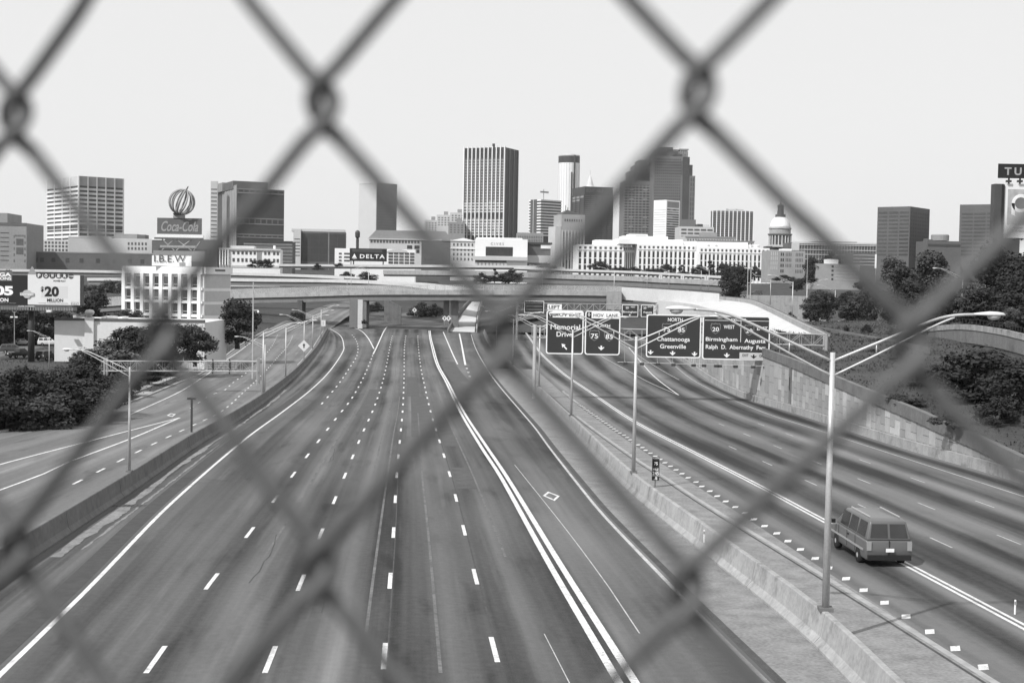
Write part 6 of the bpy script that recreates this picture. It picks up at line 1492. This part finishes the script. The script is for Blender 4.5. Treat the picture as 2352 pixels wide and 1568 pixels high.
# ================================================================ VEHICLES
def wheel(parent, x, y, r, w):
    t = MB(); t.lathe([(r * .62, -w/2), (r, -w/2 * .8), (r, w/2 * .8), (r * .62, w/2)], 18); t.v = [(p[0], p[2], p[1]) for p in t.v]
    o = t.build('wheel', RUBBER, parent, True, (x, y, r))
    h = MB(); h.lathe([(.02, -w/2 - .005), (r * .6, -w/2 * .95), (r * .6, w/2 * .95), (.02, w/2 + .005)], 14); h.v = [(p[0], p[2], p[1]) for p in h.v]
    h.build('rim', GALV, o)
def vehicle(label, kind, loc, rz, paint, group=None):
    """Local +x is the front."""
    t = thing({'sedan': 'parked_car', 'suv': 'parked_car', 'pickup': 'pickup_truck', 'van': 'van'}[kind], label, {'sedan': 'car', 'suv': 'car', 'pickup': 'truck', 'van': 'van'}[kind], loc, rz, group)
    L = {'sedan': 4.5, 'suv': 4.7, 'pickup': 5.3, 'van': 5.1}[kind]; W = 1.8 if kind != 'van' else 1.95
    low = {'sedan': [(-2.25, .3), (-2.25, .85), (-1.9, .98), (.8, .98), (1.9, .85), (2.2, .7), (2.25, .3)],
           'suv': [(-2.35, .35), (-2.35, 1.05), (-2.25, 1.12), (1.0, 1.12), (2.1, 1.0), (2.32, .85), (2.35, .35)],
           'pickup': [(-2.65, .45), (-2.65, 1.1), (-.6, 1.12), (1.1, 1.14), (2.3, 1.05), (2.62, .9), (2.65, .45)],
           'van': [(-2.5, .32), (-2.55, .7), (-2.5, 1.12), (1.35, 1.12), (2.3, .95), (2.55, .75), (2.55, .32)]}[kind]
    cab = {'sedan': [(-1.7, .97), (-1.0, 1.42), (.35, 1.45), (1.15, .97)], 'suv': [(-2.28, 1.11), (-2.1, 1.72), (.3, 1.76), (1.15, 1.11)],
           'pickup': [(-.65, 1.11), (-.6, 1.75), (.55, 1.78), (1.2, 1.12)], 'van': [(-2.5, 1.11), (-2.32, 1.86), (-1.9, 1.93), (.75, 1.9), (1.75, 1.11)]}[kind]
    def hull(poly, w0, w1, zlo, zhi):
        b = MB(); n = len(poly)
        for s in (-1, 1):
            for x, z in poly:
                k = (z - zlo) / (zhi - zlo); b.v.append((x, s * (w0 + (w1 - w0) * k) / 2, z))
        b.f.append(tuple(range(n))); b.f.append(tuple(range(2*n - 1, n - 1, -1)))
        for i in range(n): j = (i + 1) % n; b.f.append((i, j, n + j, n + i))
        return b
    zl, zh = min(p[1] for p in low), max(p[1] for p in low); cl, ch = min(p[1] for p in cab), max(p[1] for p in cab)
    def bev(me):
        bm = bmesh.new(); bm.from_mesh(me); bmesh.ops.bevel(bm, geom=bm.edges[:], offset=.07, segments=2, affect='EDGES', profile=.6); bm.to_mesh(me); bm.free()
        for p in me.polygons: p.use_smooth = True
        return me
    link('body', bev(hull(low, W * .96, W, zl, zh).mesh('body', paint)), t)
    cb = link('cabin', bev(hull(cab, W * .96, W * .76, cl, ch).mesh('cabin', paint)), t)
    def pane(x0, x1, z0, z1, side):
        k0, k1 = (z0 - cl) / (ch - cl), (z1 - cl) / (ch - cl); w0, w1 = (W * .96 + (W * .76 - W * .96) * k0) / 2 + .012, (W * .96 + (W * .76 - W * .96) * k1) / 2 + .012
        sl = (x1 - x0) * .06
        MB().quad((x0, side * w0, z0), (x1, side * w0, z0), (x1 - sl, side * w1, z1), (x0 + sl, side * w1, z1)).build('window', GLASS, t)
    xs = {'sedan': [(-1.25, -.35), (-.28, .62)], 'suv': [(-2.05, -1.2), (-1.1, -.25), (-.17, .6)], 'pickup': [(-.45, .6)], 'van': [(-2.22, -1.2), (-1.1, -.1), (0, 1.05)]}[kind]
    for side in (-1, 1):
        for a, b in xs: pane(a, b, cl + .10, ch - .14, side)
    def end_pane(p, q, w, split=False):
        (x0, z0), (x1, z1) = p, q; m0 = .14; n = Vector((z1 - z0, 0, -(x1 - x0))).normalized(); n = n if (n.x * (1 if x0 > 0 else -1)) > 0 else -n
        def pt(k, y): return Vector((x0 + (x1 - x0) * k, y, z0 + (z1 - z0) * k)) + n * .015
        for a, b in (((-w, -.05), (.05, w)) if split else ((-w, w),)): MB().quad(pt(m0, a), pt(m0, b), pt(1 - m0, b * .88), pt(1 - m0, a * .88)).build('rear_window' if x0 < 0 else 'windscreen', GLASS, t)
    end_pane(cab[0], cab[1], W * .40, kind == 'van'); end_pane(cab[-1], cab[-2], W * .42)
    hx = L / 2
    for s in (-1, 1):
        bx('headlight', t, hx - .12, hx - .0 + .03, s * W * .38 - .18, s * W * .38 + .18, zl + .35, zl + .5, SIGNW)
        bx('tail_light', t, -hx - .03, -hx + .1, s * W * .43 - .09, s * W * .43 + .09, zl + .40, zl + .75, SIGNM)
        for x in (-L * .29, L * .30): wheel(t, x, s * (W / 2 - .12), .34, .24)
    bx('bumper', t, -hx - .08, -hx + .1, -W * .46, W * .46, zl + .02, zl + .22, SIGNK); bx('bumper', t, hx - .1, hx + .08, -W * .46, W * .46, zl + .02, zl + .2, SIGNK); bx('licence_plate', t, -hx - .10, -hx - .082, -.17, .17, zl + .36, zl + .5, SIGNW)
    if kind == 'van':
        for sd in (-1, 1):
            y_ = sd * (W / 2 + .004)
            for x in (-1.15, -.05, 1.1): bx('door_seam', t, x, x + .015, y_ - .006, y_ + .006, .45, 1.12, SIGNK)
            bx('side_trim', t, -2.2, 2.2, y_ - .015, y_ + .015, .66, .74, SIGNM); bx('door_mirror', t, 1.25, 1.4, sd * (W / 2 + .2) - .1, sd * (W / 2 + .2) + .1, 1.15, 1.32, SIGNK); bx('door_handle', t, -.3, -.12, y_ - .02, y_ + .03, .95, 1.0, SIGNK)
            bx('roof_rail', t, -1.9, .5, sd * .62 - .02, sd * .62 + .02, 1.95, 1.99, GALV)
        bx('door_seam', t, -2.56, -2.5, -.008, .008, .45, 1.12, SIGNK)
    return t
g = G(2078, 1298); tg = Vector((XA(DR, g.y + 6) - XA(DR, g.y), 6)).normalized()
vehicle('grey van driving away in the lane beside the double white line at right', 'van', (g.x - 1.0, g.y + 2.4, ZR(g.y + 2.4) + .01), math.atan2(tg.y, tg.x), PAINTS[4]).scale = (1.12, 1.1, 1.12)
lot = [('suv', 30, 802, 262, 15, 1, 'dark parked car at the front left of the lot under the billboard'), ('sedan', 20, 786, 292, 12, 2, 'silver parked car in the back row left of the lot lamp'), ('sedan', 52, 786, 292, 10, 2, 'silver parked car in the back row next to the billboard pole'),
       ('pickup', 46, 816, 246, 60, 0, 'black pickup truck in the open lot left of the billboard pole'), ('suv', 106, 830, 240, 80, 0, 'black parked car seen from behind between pole and white building'), ('suv', 112, 786, 292, 20, 3, 'pale parked car behind the billboard pole'), ('sedan', 90, 780, 300, 20, 1, 'dark parked car in the shade right of the billboard pole')]
for kind, px, row, d, rz, pc, lab in lot:
    q = P(px, row, d); q.z = zleft(d, 60) + .02; vehicle(lab, kind, q, R(rz), PAINTS[pc], 'cars in the lot under the billboard')
for px, row, d, pc, lab, kind in ((1942, 742, 452, 0, 'dark car parked at left under the trees on the right slope', 'sedan'), (1983, 745, 446, 1, 'dark car parked at right under the trees on the right slope', 'sedan'), (1737, 677, 520, 1, 'dark car on the far road right of the tall poles', 'suv')):
    vehicle(lab, kind, P(px, row, d), R(180), PAINTS[pc], 'cars parked on the right slope')
cp = P(1960, 746, 449); struct(MB().box(cp.x - 22, cp.x + 24, 438, 458, cp.z - 2.5, cp.z - .25).build('car_park', ASPH_LOT))
struct(MB().box(P(1737, 678, 520).x - 14, P(1737, 678, 520).x + 26, 512, 530, -8, P(1737, 678, 520).z - .05).build('road_terrace', CONC))
# lot lamps and fence
t = thing('flood_lamp_post', 'lot lamp post with four splayed floodlights at the left edge', 'lamp post', Vector((P(33, 798, 262).x, 262, zleft(262, 60))))
h = P(33, 706, 262).z - t.location.z
MB().tube([(0, 0, -.3), (0, 0, h - .8)], .08, 8).build('pole', STEEL, t)
for s in (-1, 1):
    MB().tube([(0, 0, h - 1.2), (s * .9, 0, h - .1)], .04, 6).build('arm', STEEL, t); MB().box(s * .9 - .22, s * .9 + .22, -.25, .1, h - .15, h + .1).build('floodlight', SIGNW, t); MB().box(s * .45 - .25, s * .45 + .25, -.3, -.02, h - 2.0, h - 1.75).build('floodlight', SIGNW, t)
lamp('curved-neck lamp in front of the white box building, right of the billboard pole', 'left', Vector((P(113, 838, 205).x, 205, zleft(205, 40))), .62, 0, 'street lamps around the interchange')
# ================================================================ AIR
hz = MB().box(-4100, 4100, -300, 4600, -12, 330).build('haze', None); struct(hz, 'stuff'); hz['label'] = 'thin summer haze over the whole city'; hz['category'] = 'haze'
hm = bpy.data.materials.new('haze_air'); hm.use_nodes = True; hn = hm.node_tree.nodes; hn.clear()
ho = hn.new('ShaderNodeOutputMaterial'); hv = hn.new('ShaderNodeVolumePrincipled'); hv.inputs['Color'].default_value = (.95, .95, .95, 1); hv.inputs['Density'].default_value = 4.5e-5; hv.inputs['Anisotropy'].default_value = .2
hm.node_tree.links.new(hv.outputs[0], ho.inputs['Volume']); hz.data.materials.append(hm)
